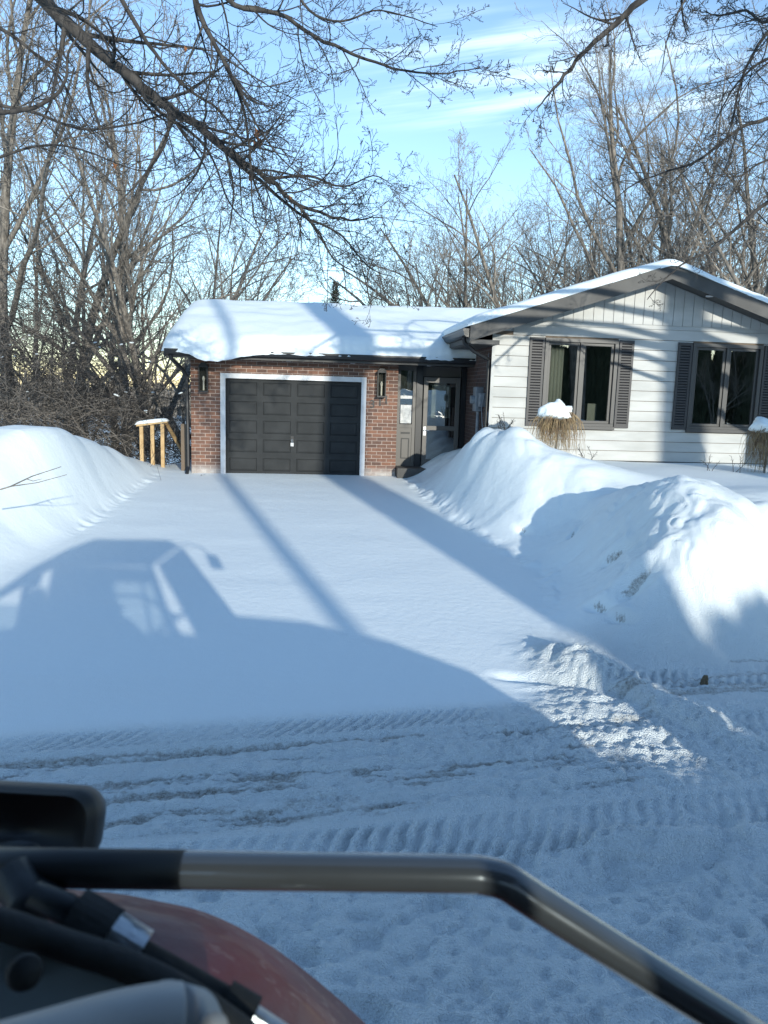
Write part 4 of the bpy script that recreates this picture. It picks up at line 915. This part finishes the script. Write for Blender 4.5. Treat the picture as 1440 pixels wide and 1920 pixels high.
# trunk rising outside the left of the view and joining the limbs
tk_ = MB()
tk_.tube([(0, 0, -.3), (.05, .1, 2), (.0, .3, 4.5), (.1, .6, 6.2), (.4, .9, 7.3)], [.34, .30, .27, .22, .14], 16)
for q in [(-60, -160, 9.2), (-60, 20, 7.8), (-60, 212, 7.5), (-60, 190, 8.6), (-60, 320, 9.6)]:
    e_ = at(*q) - Vector((8.5 * -1, 7.5, 0)); hgt = min(e_.z, 6.6)
    s0 = Vector((.05, .5, hgt - .9)); mid = s0.lerp(e_, .5) + Vector((0, 0, .15)); tk_.tube([s0, mid, e_], [.10, .07, .06 if q[1] < 0 else .025], 9)
for q in [(190, -60, 8.2), (350, -40, 7.6), (380, -60, 7.4), (540, -50, 7.0)]:
    e_ = at(*q) - Vector((-8.5, 7.5, 0)); s0 = Vector((.3, .8, 7.1)); mid = s0.lerp(e_, .5) + Vector((0, 0, .9)); tk_.tube([s0, mid, e_], [.08, .05, .028], 9)
tk_.build('trunk', M_BARKD, big, smooth=True); link('limbs', a, M_BARKD, big); link('crown', b_, M_BARKD, big)
# a few dead leaves still hanging
for i, (px, py, Yd, s_) in enumerate([(482, 250, 8.4, .10), (487, 268, 8.38, .11), (478, 272, 8.42, .07), (470, 335, 8.35, .07), (216, 312, 8.8, .06), (348, 92, 8.1, .05), (545, 372, 8.3, .05)]):
    c = at(px, py, Yd) - Vector((-8.5, 7.5, 0)); r = random.Random(i); P = []
    for a0 in range(9):
        an = a0 * 2 * PI / 9; rr_ = s_ * (.35 + .3 * (a0 % 2)) ; P.append(c + Vector((math.cos(an) * rr_ * .6, .02 * math.sin(an * 2) + r.uniform(-.01, .01), math.sin(an) * rr_)))
    lf = MB(); lf.poly(P + [c + Vector((0, .02, 0))], [(k, (k + 1) % 9, 9) for k in range(9)]); o = lf.build('dead_leaf', M_LEAF, big); so = o.modifiers.new('thick', 'SOLIDIFY'); so.thickness = .002

rt = empty('overhanging_tree', (10.5, 8.5, 0), 0, 'bare tree whose drooping branches enter from the upper right of the view', 'tree')
t = Tree(52)
limb(t, [(1400, -160, 7.0), (1290, -60, 7.0), (1200, 0, 7.0), (1155, 45, 7.0), (1100, 92, 7.0), (1060, 140, 7.0), (1030, 175, 7.0), (1005, 210, 7.0)], .045, .004, 14, .6, .15)
limb(t, [(1330, -80, 6.6), (1290, -10, 6.6), (1255, 60, 6.6), (1240, 140, 6.6)], .012, .003, 6, .5)
limb(t, [(1560, -40, 8.6), (1440, 60, 8.6), (1390, 150, 8.6), (1370, 240, 8.6), (1330, 300, 8.6)], .024, .004, 16, .9)
limb(t, [(1560, 290, 9), (1440, 300, 9), (1390, 330, 9), (1350, 330, 9)], .018, .004, 12, .8)
limb(t, [(1500, -60, 6.6), (1440, 40, 6.7), (1400, 20, 6.8), (1350, 30, 6.9), (1320, 20, 7)], .018, .004, 9, .5)
limb(t, [(1560, 190, 9.5), (1440, 222, 9.5), (1380, 245, 9.5), (1310, 300, 9.5), (1240, 325, 9.5), (1190, 345, 9.5), (1140, 385, 9.5)], .028, .004, 10, .9)
limb(t, [(1540, 330, 10), (1440, 378, 10), (1385, 425, 10), (1330, 470, 10), (1285, 492, 10), (1245, 525, 10), (1213, 562, 10)], .032, .005, 7, .5)
limb(t, [(1560, 90, 8.0), (1440, 110, 8.2), (1380, 160, 8.4), (1340, 230, 8.6)], .022, .004, 12, .9)
limb(t, [(1560, 500, 11), (1480, 470, 11), (1440, 420, 11), (1400, 380, 11.4)], .022, .004, 8, .8)
a, b_ = t.meshes(sides=(9, 4)); off = Matrix.Translation((-10.5, -8.5, 0)); a.transform(off); b_.transform(off)
tk_ = MB(); tk_.tube([(0, 0, -.3), (-.05, .1, 2), (-.1, .2, 5), (-.2, 0, 8.2)], [.36, .32, .27, .14], 16)
for q in [(1560, -40, 8.6), (1560, 290, 9), (1400, -160, 7.0), (1330, -80, 6.6), (1500, -60, 6.6), (1560, 190, 9.5), (1540, 330, 10), (1560, 90, 8.0), (1560, 500, 11)]:
    e_ = at(*q) - Vector((10.5, 8.5, 0)); s0 = Vector((-.1, .1, min(max(e_.z - .8, 2.8), 7.2))); mid = s0.lerp(e_, .5) + Vector((0, 0, .25)); tk_.tube([s0, mid, e_], [.09, .06, .03], 9)
tk_.build('trunk', M_BARKD, rt, smooth=True); link('limbs', a, M_BARKD, rt); link('crown', b_, M_BARKD, rt)

# ------------------------------------------------------------------ yard things
def weeping(px, pyb, Yd, h, wd, label, seed, n=420):
    p = at(px, pyb, Yd); zb = gz(p.x, Yd) - .03; h = p.z - zb; t = Tree(seed); r = t.r
    e = empty('weeping_shrub', (p.x, Yd, zb), 0, label, 'shrub')
    b = MB(); b.tube([(0, 0, -.1), (.02, 0, h * .5), (0, 0, h * .86)], [.02, .017, .012], 8); b.build('stem', M_BARK, e)
    for k in range(n):
        a_ = r.uniform(0, 6.28); rr_ = wd * math.sqrt(r.random()); top = Vector((0, 0, h * r.uniform(.82, .98)))
        out = Vector((math.cos(a_) * rr_, math.sin(a_) * rr_ * .8, 0)); pts = []; dl = h * r.uniform(.45, 1.0); out = out * r.uniform(.7, 1.5)
        for i in range(8):
            f = i / 7; pts.append(top + out * min(1, f * 2.2) ** .8 * (1 + .25 * f) + Vector((r.gauss(0, .016), r.gauss(0, .016), .05 * math.sin(min(1, f * 2) * PI) - 1.2 * dl * max(0, f - .2) ** 1.3)))
        t.add(3, pts, [.0045, .0045, .004, .0038, .0032, .0026, .002, .0012])
    _, c = t.meshes(sides=(3, 3)); link('drooping_twigs', c, M_STRAW, e)
    sm = bpy.data.meshes.new('snow_cap'); bm = bmesh.new()
    bmesh.ops.create_icosphere(bm, subdivisions=4, radius=1)
    for v in bm.verts:
        c_ = v.co; f = fbm(np.array([c_.x * 1.8 + seed]), np.array([c_.y * 1.8 + c_.z]), 3)[0]
        v.co = Vector((c_.x * wd * 1.05, c_.y * wd * .85, (c_.z if c_.z > 0 else c_.z * .35) * wd * .75)) * (.25 + 1.15 * float(f)) + Vector((0, 0, h * .90))
    bm.to_mesh(sm); bm.free(); sm.polygons.foreach_set('use_smooth', [True] * len(sm.polygons)); link('snow_cap', sm, M_SNOW, e)
    return e
weeping(1046, 770, 13.6, 1.0, .30, 'weeping straw-coloured shrub with a snow cap under the left window', 61)
weeping(1442, 795, 14.0, .75, .28, 'weeping straw-coloured shrub at the right edge under the right window', 62)
def weed(px, py, Yd, h, label, seed, n=6, name='dry_weed', m=M_BARKD, kids=5):
    p = at(px, py, Yd); t = Tree(seed); e = empty(name, (p.x, Yd, gz(p.x, Yd) - .03), 0, label, 'plant')
    sp = [dict(n=7, wob=.08, trop=0, kids=kids, ang=(30, 60), ratio=.35, t0=.3, rr=.7, taper=.5, rmin=.0025), dict(n=4, wob=.2, trop=.0, kids=0, taper=.7, ang=(20, 40), ratio=.4, t0=.2)]
    for k in range(n): t.branch(Vector((t.r.gauss(0, .05), t.r.gauss(0, .05), 0)), Vector((t.r.gauss(0, .35), t.r.gauss(0, .3), 1)), h * t.r.uniform(.6, 1), .006, 0, sp)
    a, b_ = t.meshes(sides=(4, 3)); link('stems', a, m, e)
weed(1385, 862, 13.8, .55, 'small dark dry plant with a bushy top under the right window', 71, 3)
weed(1105, 850, 13.4, .45, 'thin dry twigs beside the snow-capped shrub', 72, 4)
weed(945, 800, 14.6, .45, 'low grey twigs at the corner of the white wall', 73, 9, kids=6)
weed(1330, 862, 13.9, .35, 'short leaning dry twigs left of the small dark plant', 74, 3)
# stick poking out of the left bank
p0 = at(-40, 925, 9.2); st_ = Tree(81)
st_.add(0, [at(-40, 930, 8.6), at(20, 912, 8.6), at(60, 893, 8.7), at(115, 875, 8.8)], [.009, .008, .006, .003]); st_.add(0, [at(50, 898, 8.68), at(62, 902, 8.6), at(78, 898, 8.6)], [.005, .004, .003]); st_.add(0, [at(20, 912, 8.6), at(70, 905, 8.5), at(125, 890, 8.5)], [.006, .004, .003])
a, _ = st_.meshes(sides=(6, 3)); tag(link('fallen_branch', a, M_BARK), 'thin forked stick poking out of the left snowbank', 'branch')
# lump of leaf litter on the road edge
p = atz(1322, 1268, .1); bm = bmesh.new(); bmesh.ops.create_icosphere(bm, subdivisions=3, radius=1)
for v in bm.verts:
    f = float(fbm(np.array([v.co.x * 2.3]), np.array([v.co.y * 2.3 + v.co.z * 1.7]), 3)[0]); v.co = Vector((v.co.x * .035, v.co.y * .03, v.co.z * .06)) * (.4 + 1.2 * f)
me = bpy.data.meshes.new('leaf_clump'); bm.to_mesh(me); bm.free(); me.transform(Matrix.Translation((p.x, p.y, gz(p.x, p.y) + .035)))
tag(link('leaf_clump', me, M_DIRTY), 'small brown frozen leaf clump at the far road edge', 'leaf clump')

# wooden stair railing at the left of the garage
rl = empty('stair_railing', from_house(-3.05, .9, 0), HA, 'new pale lumber stair railing topped with snow beside the garage', 'railing'); rl.scale = (.88, .88, .93)
zt = 1.62
for x_ in (-.62, -.34, -.08): MB().box(x_ - .045, x_ + .045, -.045, .045, -.4, zt + (x_ + .62) * .14).build('post', M_WOOD, rl)
MB().hull8([(-.74, -.07, zt), (.06, -.07, zt + .11), (.06, .07, zt + .11), (-.74, .07, zt), (-.74, -.07, zt + .04), (.06, -.07, zt + .15), (.06, .07, zt + .15), (-.74, .07, zt + .04)]).build('handrail', M_WOOD, rl)
MB().hull8([(-.04, .05, zt + .10), (.03, .05, zt + .10), (.32, 1.3, .75), (.25, 1.3, .75), (-.04, .05, zt + .14), (.03, .05, zt + .14), (.32, 1.3, .86), (.25, 1.3, .86)]).build('stair_rail', M_WOOD, rl)
sn = MB(); n = 14
for i in range(n + 1):
    f = i / n; x_ = -.78 + .88 * f; zb = zt + .042 + f * .11; hh_ = .085 * (1 - (2 * f - 1) ** 6) ** .5 + .002
    sn.v += [(x_, -.09, zb), (x_, -.085, zb + hh_ * .6), (x_, -.04, zb + hh_), (x_, .04, zb + hh_), (x_, .085, zb + hh_ * .6), (x_, .09, zb)]
for i in range(n):
    for k in range(6): sn.f.append((i * 6 + k, i * 6 + (k + 1) % 6, (i + 1) * 6 + (k + 1) % 6, (i + 1) * 6 + k))
sn.f += [tuple(range(6))[::-1], tuple(n * 6 + k for k in range(6))]
sn.build('snow_cap', M_SNOW, rl, smooth=True)
pr = empty('wooden_gate_post', from_house(-2.52, .35, 0), HA, 'weathered brown board standing against the garage corner', 'post')
MB().box(-.09, .05, -.03, .03, .0, 1.62).box(-.06, .03, .031, .9, 1.25, 1.34).build('board', M_OLDWOOD, pr)
# evergreens and woods on the near side of the street (far rows mirrored in the panes, near cedars added to shade the bank)
M_CEDAR = mat('cedar_leaf', (0.035, 0.05, 0.028), .85, var=(2.5, 1, (0.07, 0.08, 0.045)))
def cedar_mesh(seed, H, Rb, n=3800):
    r = np.random.RandomState(seed); h = H * r.rand(n) ** .8; a = r.rand(n) * 2 * PI
    rd = Rb * (1 - (h / H)) ** .38 * (.75 + .35 * vnoise(a * 1.5 + seed, h * 1.6)) * (.55 + .45 * r.rand(n)) + .04
    c = np.stack([np.cos(a) * rd, np.sin(a) * rd, h + .1], -1)
    d = np.stack([np.cos(a) * .5, np.sin(a) * .5, .9 + .3 * r.rand(n)], -1) * (.28 + .2 * r.rand(n))[:, None]
    s_ = np.stack([-np.sin(a), np.cos(a), 0.3 * (r.rand(n) - .5)], -1) * .11
    V = np.stack([c - s_, c + s_, c + d], 1).reshape(-1, 3); return fast_mesh('crown', V, np.arange(3 * n).reshape(-1, 3), False)
CED = [cedar_mesh(i, 5.6, 1.0) for i in (1, 2)]
for m_ in CED: m_.materials.append(M_CEDAR)
ctr = MB().tube([(0, 0, -.3), (0, 0, 5.0)], [.13, .02], 8)
ctm = ctr.build('trunk', M_BARKD); CTM = ctm.data; bpy.data.objects.remove(ctm)
def cedar(i, x, y, sc, label, grp):
    e = empty('cedar_tree', (x, y, gz(x, y) - .2), i * 1.7, label, 'tree', grp); e.scale = (sc, sc, sc); link('trunk', CTM, None, e); link('crown', CED[i % 2], None, e)
rr_ = random.Random(2)
for i in range(18):
    cedar(i, 10.7 + i * .6, -12.5 + rr_.uniform(-.2, .2), rr_.uniform(.81, .84) * (1 if i else .9), 'unseen dark cedar added behind the tractor to shade the right bank', 'cedars added to shade the bank')
for i in range(46):
    cedar(i, -16 + i * 1.45, -34 + rr_.uniform(-2, 2), rr_.uniform(1.15, 1.5), 'dark evergreen in the far row across the street', 'evergreens across the street')
for i in range(12):
    x_ = -14 + i * 5.0; y_ = -30 + rr_.uniform(-3, 3); tree('bare_tree', i % 4, x_, y_, .55, i * 1.3, 'small bare tree in front of the evergreens across the street', 'bare trees across the street')
def smoothpath(P, k=6):
    Q = []
    for i in range(len(P) - 1):
        p0 = P[max(i - 1, 0)]; p1 = P[i]; p2 = P[i + 1]; p3 = P[min(i + 2, len(P) - 1)]
        for j in range(k):
            s_ = j / k; Q.append(.5 * ((2 * p1) + (p2 - p0) * s_ + (2 * p0 - 5 * p1 + 4 * p2 - p3) * s_ ** 2 + (3 * p1 - p0 - 3 * p2 + p3) * s_ ** 3))
    Q.append(P[-1]); return Q
# ------------------------------------------------------------------ tractor the photograph is taken from (faces right, +X)
trac = empty('red_tractor', (0, 0, 0), 0, 'red tractor with black cab, seen from inside: fender, side bar, mirror and strut', 'tractor')
# rear wheels and fenders
WX, WZc = -.78, .80
for sgn in (1, -1):
    ty = MB(); n = 40
    prof = [(.80, .62), (.80, 1.02), (.70, 1.06), (.46, 1.04), (.42, .82), (.46, .60), (.70, .58)]
    pts = []; m_ = len(prof)
    for i in range(n):
        a_ = 2 * PI * i / n
        for (r_, y_) in prof: pts.append((WX + r_ * math.cos(a_), sgn * y_, WZc + r_ * math.sin(a_)))
    ty.poly(pts, [(i * m_ + k, i * m_ + (k + 1) % m_, ((i + 1) % n) * m_ + (k + 1) % m_, ((i + 1) % n) * m_ + k) for i in range(n) for k in range(m_)])
    for i in range(22):
        a_ = 2 * PI * i / 22; da = .10
        for y0, y1, sh in ((.62, .82, da), (1.02, .82, -da * .2)):
            P = []
            for r_ in (.79, .835):
                for (yy, aa) in ((y0, a_), (y0, a_ + .05), (y1, a_ + .05 + da), (y1, a_ + da)): P.append((WX + r_ * math.cos(aa), sgn * yy, WZc + r_ * math.sin(aa)))
            ty.hull8(P)
    whl = ty.build('rear_wheel', M_RUB, trac)
    MB().tube([(WX, sgn * .66, WZc), (WX, sgn * .96, WZc)], .44, 28).build('rim', M_GREYP, whl)
    # fender shell: arc over the tyre with a rolled outer bead
    f_ = MB()
    fp = smoothpath([Vector((x_, 0, z_)) for x_, z_ in ((.20, .95), (.185, 1.20), (.12, 1.42), (.031, 1.547), (-.107, 1.678), (-.217, 1.747), (-.31, 1.772), (-.42, 1.785), (-.75, 1.79), (-1.1, 1.74), (-1.38, 1.58), (-1.58, 1.30), (-1.66, .95))], 4)
    secp = [(.46, -.02), (.50, .0), (.70, .012), (.92, .008), (1.0, -.004), (1.03, -.03), (1.03, -.07), (1.015, -.07), (1.005, -.035), (.92, -.012), (.70, -.008), (.46, -.04)]
    mm2 = len(secp); n = len(fp) - 1
    for i in range(n + 1):
        tg = (fp[min(i + 1, n)] - fp[max(i - 1, 0)]).normalized(); nm_ = Vector((tg.z, 0, -tg.x))
        if nm_.dot(fp[i] - Vector((-.75, 0, .9))) < 0: nm_ = -nm_
        for (y_, dr) in secp:
            q = fp[i] + nm_ * dr; f_.v.append((q.x, sgn * y_, q.z))
    for i in range(n):
        for k in range(mm2): f_.f.append((i * mm2 + k, i * mm2 + (k + 1) % mm2, (i + 1) * mm2 + (k + 1) % mm2, (i + 1) * mm2 + k))
    f_.f += [tuple(range(mm2))[::-1], tuple(n * mm2 + k for k in range(mm2))]
    f_.build('fender', M_RED, trac, smooth=True)
for sgn in (1, -1):
    fw = MB(); n = 32; prof = [(.55, .52), (.55, .82), (.47, .85), (.30, .83), (.30, .55), (.47, .50)]; m_ = len(prof)
    pts = [(2.35 + r_ * math.cos(2 * PI * i / n), sgn * y_, .55 + r_ * math.sin(2 * PI * i / n)) for i in range(n) for (r_, y_) in prof]
    fw.poly(pts, [(i * m_ + k, i * m_ + (k + 1) % m_, ((i + 1) % n) * m_ + (k + 1) % m_, ((i + 1) % n) * m_ + k) for i in range(n) for k in range(m_)])
    o = fw.build('front_wheel', M_RUB, trac); MB().tube([(2.35, sgn * .56, .55), (2.35, sgn * .80, .55)], .29, 22).build('rim', M_GREYP, o)
MB().box(-.9, 2.9, -.32, .32, .45, .95).build('chassis', M_PLAST, trac, bevel=.02)
# hood, dropping to the nose
hp = [(.95, .95), (3.25, .85), (3.28, 1.30), (3.10, 1.56), (2.60, 1.76), (1.9, 1.90), (.95, 1.95)]
MB().prism(hp, -.42, .42, 'y').build('hood', M_RED, trac, bevel=.05)
# cab body below the windows
MB().box(-1.0, -.3, -.45, .45, .9, 1.35).box(-.3, 1.0, -.62, .62, .72, .80).build('cab_floor', M_CABIN, trac)
# lower door skins and cowl
MB().box(-.30, 1.16, -.74, -.70, .80, 1.799).box(-1.10, -.302, -.74, -.70, 1.35, 1.799).build('lower_panel', M_CABIN, trac)
MB().box(1.0, 1.09, -.70, .55, .80, 1.84).build('firewall', M_CABIN, trac)
# near side: rear quarter panel below the open side window (grey inner skin, black seal)
near = MB()
def pc(px, py, Y_): return at(px, py, Y_)
# roof
MB().prism([(-1.14, 2.17), (-.66, 2.56), (-.30, 2.72), (.84, 2.735), (.80, 2.80), (.72, 2.85), (-.35, 2.83), (-.70, 2.67), (-1.2, 2.2)], -.80, .44, 'y').build('cab_roof', M_CABIN, trac, bevel=.015)
def post(name, a, b_, w_, d_=.05):
    a = Vector(a); b_ = Vector(b_); p = MB()
    p.hull8([(a.x - w_ / 2, a.y - d_ / 2, a.z), (a.x + w_ / 2, a.y - d_ / 2, a.z), (a.x + w_ / 2, a.y + d_ / 2, a.z), (a.x - w_ / 2, a.y + d_ / 2, a.z),
             (b_.x - w_ / 2, b_.y - d_ / 2, b_.z), (b_.x + w_ / 2, b_.y - d_ / 2, b_.z), (b_.x + w_ / 2, b_.y + d_ / 2, b_.z), (b_.x - w_ / 2, b_.y + d_ / 2, b_.z)])
    return p.build(name, M_CABIN, trac)
post('cab_post', (.90, -.72, 1.80), (.78, -.72, 2.725), .08)
post('cab_post', (1.12, .56, 1.80), (.86, .41, 2.725), .06)
post('cab_post', (-1.10, -.72, 1.50), (-1.12, -.72, 2.16), .08)
post('cab_post', (-1.10, .62, 1.50), (-1.12, .40, 2.16), .08)
post('grab_bar', (.69, -.77, 1.80), (.66, -.77, 2.70), .032, .032)
MB().box(-.45, .315, -.745, -.70, 2.03, 2.70).build('shade_panel', M_CABIN, trac)  # opaque panel added in place of the driver's body to block the sun
MB().box(-1.05, 1.14, -.745, -.70, 1.80, 2.03).build('window_rail', M_CABIN, trac)
MB().box(.316, .82, -.745, -.70, 2.52, 2.70).build('header', M_CABIN, trac)
MB().box(.32, .80, -.712, -.706, 2.031, 2.519).build('side_window', M_CABGLASS, trac)
MB().box(-1.06, -.455, -.712, -.706, 2.031, 2.24).build('side_window', M_CABGLASS, trac)
MB().hull8([(1.125, -.66, 1.85), (1.131, -.66, 1.85), (1.131, .50, 1.85), (1.125, .50, 1.85), (.865, -.66, 2.73), (.871, -.66, 2.73), (.871, .36, 2.73), (.865, .36, 2.73)]).build('windshield', M_CABGLASS, trac)
# seat behind the camera, wheel in front
st = MB(); st.box(-.75, -.28, -.26, .22, 1.35, 1.50); st.build('seat', M_CABIN, trac, bevel=.04)
MB().hull8([(-.80, -.25, 1.5), (-.66, -.25, 1.5), (-.66, .21, 1.5), (-.80, .21, 1.5), (-.92, -.22, 2.22), (-.80, -.22, 2.22), (-.80, .18, 2.22), (-.92, .18, 2.22)]).build('seat_back', M_CABIN, trac, bevel=.04)
MB().box(-.94, -.84, -.13, .09, 2.25, 2.45).build('headrest', M_CABIN, trac, bevel=.03)
wh = MB(); c_ = Vector((.62, 0, 1.95)); ax_ = Vector((-.45, 0, .9)).normalized(); uu_ = Vector((0, 1, 0)); vv_ = ax_.cross(uu_)
wh.tube([c_ + (uu_ * math.cos(k * PI / 16) + vv_ * math.sin(k * PI / 16)) * .20 for k in range(33)], .014, 8, caps=False).tube([c_, c_ - ax_ * .45], .03, 8)
for k in range(3): wh.tube([c_, c_ + (uu_ * math.cos(k * 2.1 + .5) + vv_ * math.sin(k * 2.1 + .5)) * .2], .012, 6)
wh.build('steering_wheel', M_PLAST, trac, smooth=True)
# unseen snow blower shape, added with its chute: blocks the sun beyond the nose
sun_blk = empty('sun_blocker', (0, 0, 0), 0, 'unseen blower shape added ahead of the tractor to cast a shadow', 'shadow caster')
MB().prism([(4.05, .12), (5.0, .12), (5.0, .35), (4.7, 1.05), (4.2, 1.15), (4.0, .8)], -1.1, 1.1, 'y').build('blocker_housing', M_RED, sun_blk, bevel=.03)
MB().tube([(4.4, 0, 1.1), (4.4, 0, 1.55), (4.5, -.05, 1.78)], [.24, .22, .24], 16).build('blocker_chute', M_RED, sun_blk, smooth=True)
MB().tube([(3.2, .25, .6), (4.1, .3, .6)], .05, 8).tube([(3.2, -.25, .6), (4.1, -.3, .6)], .05, 8).build('blocker_arm', M_PLAST, sun_blk)

MB().tube([(.74, .46, 2.74), (.92, .66, 2.74), (1.06, .72, 2.66), (1.12, .72, 2.56)], .012, 8).build('mirror_arm', M_PLAST, trac, smooth=True)
MB().box(1.06, 1.22, .70, .73, 2.36, 2.56).build('front_mirror', M_PLAST, trac, bevel=.01)
# side bar outside the window: straight run, bend, then down to the right
bp_ = [pc(-160, 1624, .715), pc(0, 1627, .715), pc(345, 1631, .715), pc(700, 1636, .715), pc(868, 1639, .715), pc(905, 1642, .715), pc(945, 1652, .713), pc(985, 1677, .71), pc(1030, 1706, .708), pc(1180, 1800, .70), pc(1330, 1893, .695), pc(1500, 1998, .69)]
b = MB(); b.tube(smoothpath(bp_, 5), .0185, 28); bar = b.build('side_bar', M_BAR, trac, smooth=True)
# black sleeve added for the shade on the bar's left part, and the bracket
b = MB(); b.tube([pc(-160, 1624, .715), pc(345, 1631, .715)], .0192, 28).build('bar_shade', M_PLAST, bar, smooth=True)
b = MB(); b.tube([pc(20, 1640, .70), pc(55, 1690, .68), pc(40, 1735, .66)], [.022, .020, .024], 14).tube([pc(60, 1668, .69), pc(110, 1690, .685)], [.014, .012], 12)
b.build('bar_bracket', M_PLAST, trac, smooth=True)
# mirror head, back of its shell turned to us
def rounded(w_, h_, r_, n=8):
    P = []
    for cx_, cy_, a0 in ((w_ - r_, h_ - r_, 0), (-w_ + r_, h_ - r_, 90), (-w_ + r_, -h_ + r_, 180), (w_ - r_, -h_ + r_, 270)):
        for k in range(n + 1):
            a_ = rad(a0 + 90 * k / n); P.append((cx_ + r_ * math.cos(a_), cy_ + r_ * math.sin(a_)))
    return P
mc = pc(30, 1546, .95); ex = Vector((.985, .10, -.085)).normalized(); ez = Vector((.0, .35, .94)).normalized(); ey = ez.cross(ex).normalized(); ez = ex.cross(ey).normalized() * 1
def mp(q, dpt, s_=1.0): return mc + ex * q[0] * s_ + ez * q[1] * s_ + ey * dpt
P0 = rounded(.112, .052, .036); n = len(P0); b = MB()
layers = [(-.030, .86), (-.022, .97), (.0, 1.0), (.03, .97), (.045, .88)]
for dpt, s_ in layers: b.v += [tuple(mp(q, dpt, s_)) for q in P0]
for i in range(len(layers) - 1):
    for k in range(n): b.f.append((i * n + k, i * n + (k + 1) % n, (i + 1) * n + (k + 1) % n, (i + 1) * n + k))
b.f.append(tuple(range(n))); b.f.append(tuple((len(layers) - 1) * n + k for k in range(n))[::-1])
mir = b.build('mirror', M_PLAST, trac, smooth=True)
b = MB(); b.tube([pc(-60, 1600, .90), pc(20, 1590, .90), pc(60, 1600, .86)], .012, 10); b.build('mirror_arm', M_PLAST, mir, smooth=True)
# gas strut holding the side window
b = MB(); b.tube([pc(60, 1676, .66), pc(120, 1702, .66), pc(150, 1722, .655)], [.012, .014, .014], 16); gs = b.build('gas_strut', M_PLAST, trac, smooth=True)
b = MB(); b.tube([pc(135, 1716, .655), pc(205, 1756, .65)], .025, 24); b.build('collar', M_RUB, gs)
b = MB(); b.tube([pc(200, 1752, .652), pc(262, 1790, .648)], .0225, 24); b.build('metal_sleeve', M_STEEL, gs)
b = MB(); b.tube([pc(250, 1780, .65), pc(430, 1880, .64)], .0125, 20).tube([pc(420, 1874, .64), pc(475, 1906, .635)], .0175, 20); b.build('rod', M_RUB, gs)
b = MB(); b.tube([pc(470, 1902, .635), pc(560, 1962, .63)], .010, 16); b.build('ball_joint', M_STEEL, gs)
# black window seal curving down to the right, grey inner panel below it
seal = smoothpath([pc(-90, 1712, .60), pc(0, 1732, .60), pc(120, 1772, .60), pc(240, 1812, .60), pc(360, 1872, .60), pc(470, 1950, .60)], 5)
b = MB(); b.tube(seal, .013, 14); b.build('window_seal', M_RUB, trac, smooth=True)
b = MB(); lowr = [p + Vector((0, -.05, -.45)) for p in seal]; nn = len(seal)
b.v = [tuple(p + Vector((0, -.004, 0))) for p in seal] + [tuple(p) for p in lowr] + [tuple(p + Vector((0, .012, 0))) for p in seal] + [tuple(p + Vector((0, .012, 0))) for p in lowr]
for i in range(nn - 1):
    b.f += [(i, i + 1, nn + i + 1, nn + i), (2 * nn + i, 3 * nn + i, 3 * nn + i + 1, 2 * nn + i + 1), (i, 2 * nn + i, 2 * nn + i + 1, i + 1)]
ip = b.build('inner_panel', M_PANEL, trac, smooth=True)
MB().tube([pc(46, 1822, .575), pc(48, 1824, .545)], [.015, .012], 18).build('trim_button', M_RUB, ip, smooth=True)
# rounded grey armrest / console end
b = MB(); b.tube(smoothpath([pc(-160, 2080, .40), pc(60, 2010, .44), pc(200, 1965, .47), pc(290, 1945, .485), pc(330, 1942, .49)], 6), .034, 26)
b.build('armrest', M_GREYP, trac, smooth=True)
b = MB(); b.tube([pc(300, 1942, .50), pc(350, 1946, .52)], [.036, .034], 26).tube([pc(350, 1946, .52), pc(358, 1947, .523)], [.034, .024], 26).tube([pc(395, 1925, .50), pc(402, 1927, .485)], .010, 14)
b.build('armrest_cap', M_GREYP, trac, smooth=True)

# crusted snow lying on the inner edge of the fender
b = MB(); nS = 16; L_ = []
for i in range(nS + 1):
    f = i / nS; q = pc(130 + 190 * f, 1688 + 70 * f, .84); q.z = float(np.interp(q.x, [-.42, -.31, -.217, -.107, .0], [1.785, 1.772, 1.747, 1.678, 1.58])) + .008
    wd_ = .05 * (1 - (2 * f - 1) ** 2) ** .5 * (.7 + .5 * math.sin(i * 2.1)) + .004; L_.append((q, wd_))
for q, wd_ in L_:
    b.v += [tuple(q + Vector((0, -wd_, -.004))), tuple(q + Vector((0, -wd_ * .5, .010))), tuple(q + Vector((0, wd_ * .5, .010))), tuple(q + Vector((0, wd_, -.004)))]
for i in range(nS):
    for k in range(4): b.f.append((i * 4 + k, i * 4 + (k + 1) % 4, (i + 1) * 4 + (k + 1) % 4, (i + 1) * 4 + k))
b.f += [(0, 1, 2, 3), (nS * 4 + 3, nS * 4 + 2, nS * 4 + 1, nS * 4)]
tag(b.build('fender_snow', M_SNOW, None, smooth=True), 'thin strip of crusted snow lying on the red fender', 'snow')
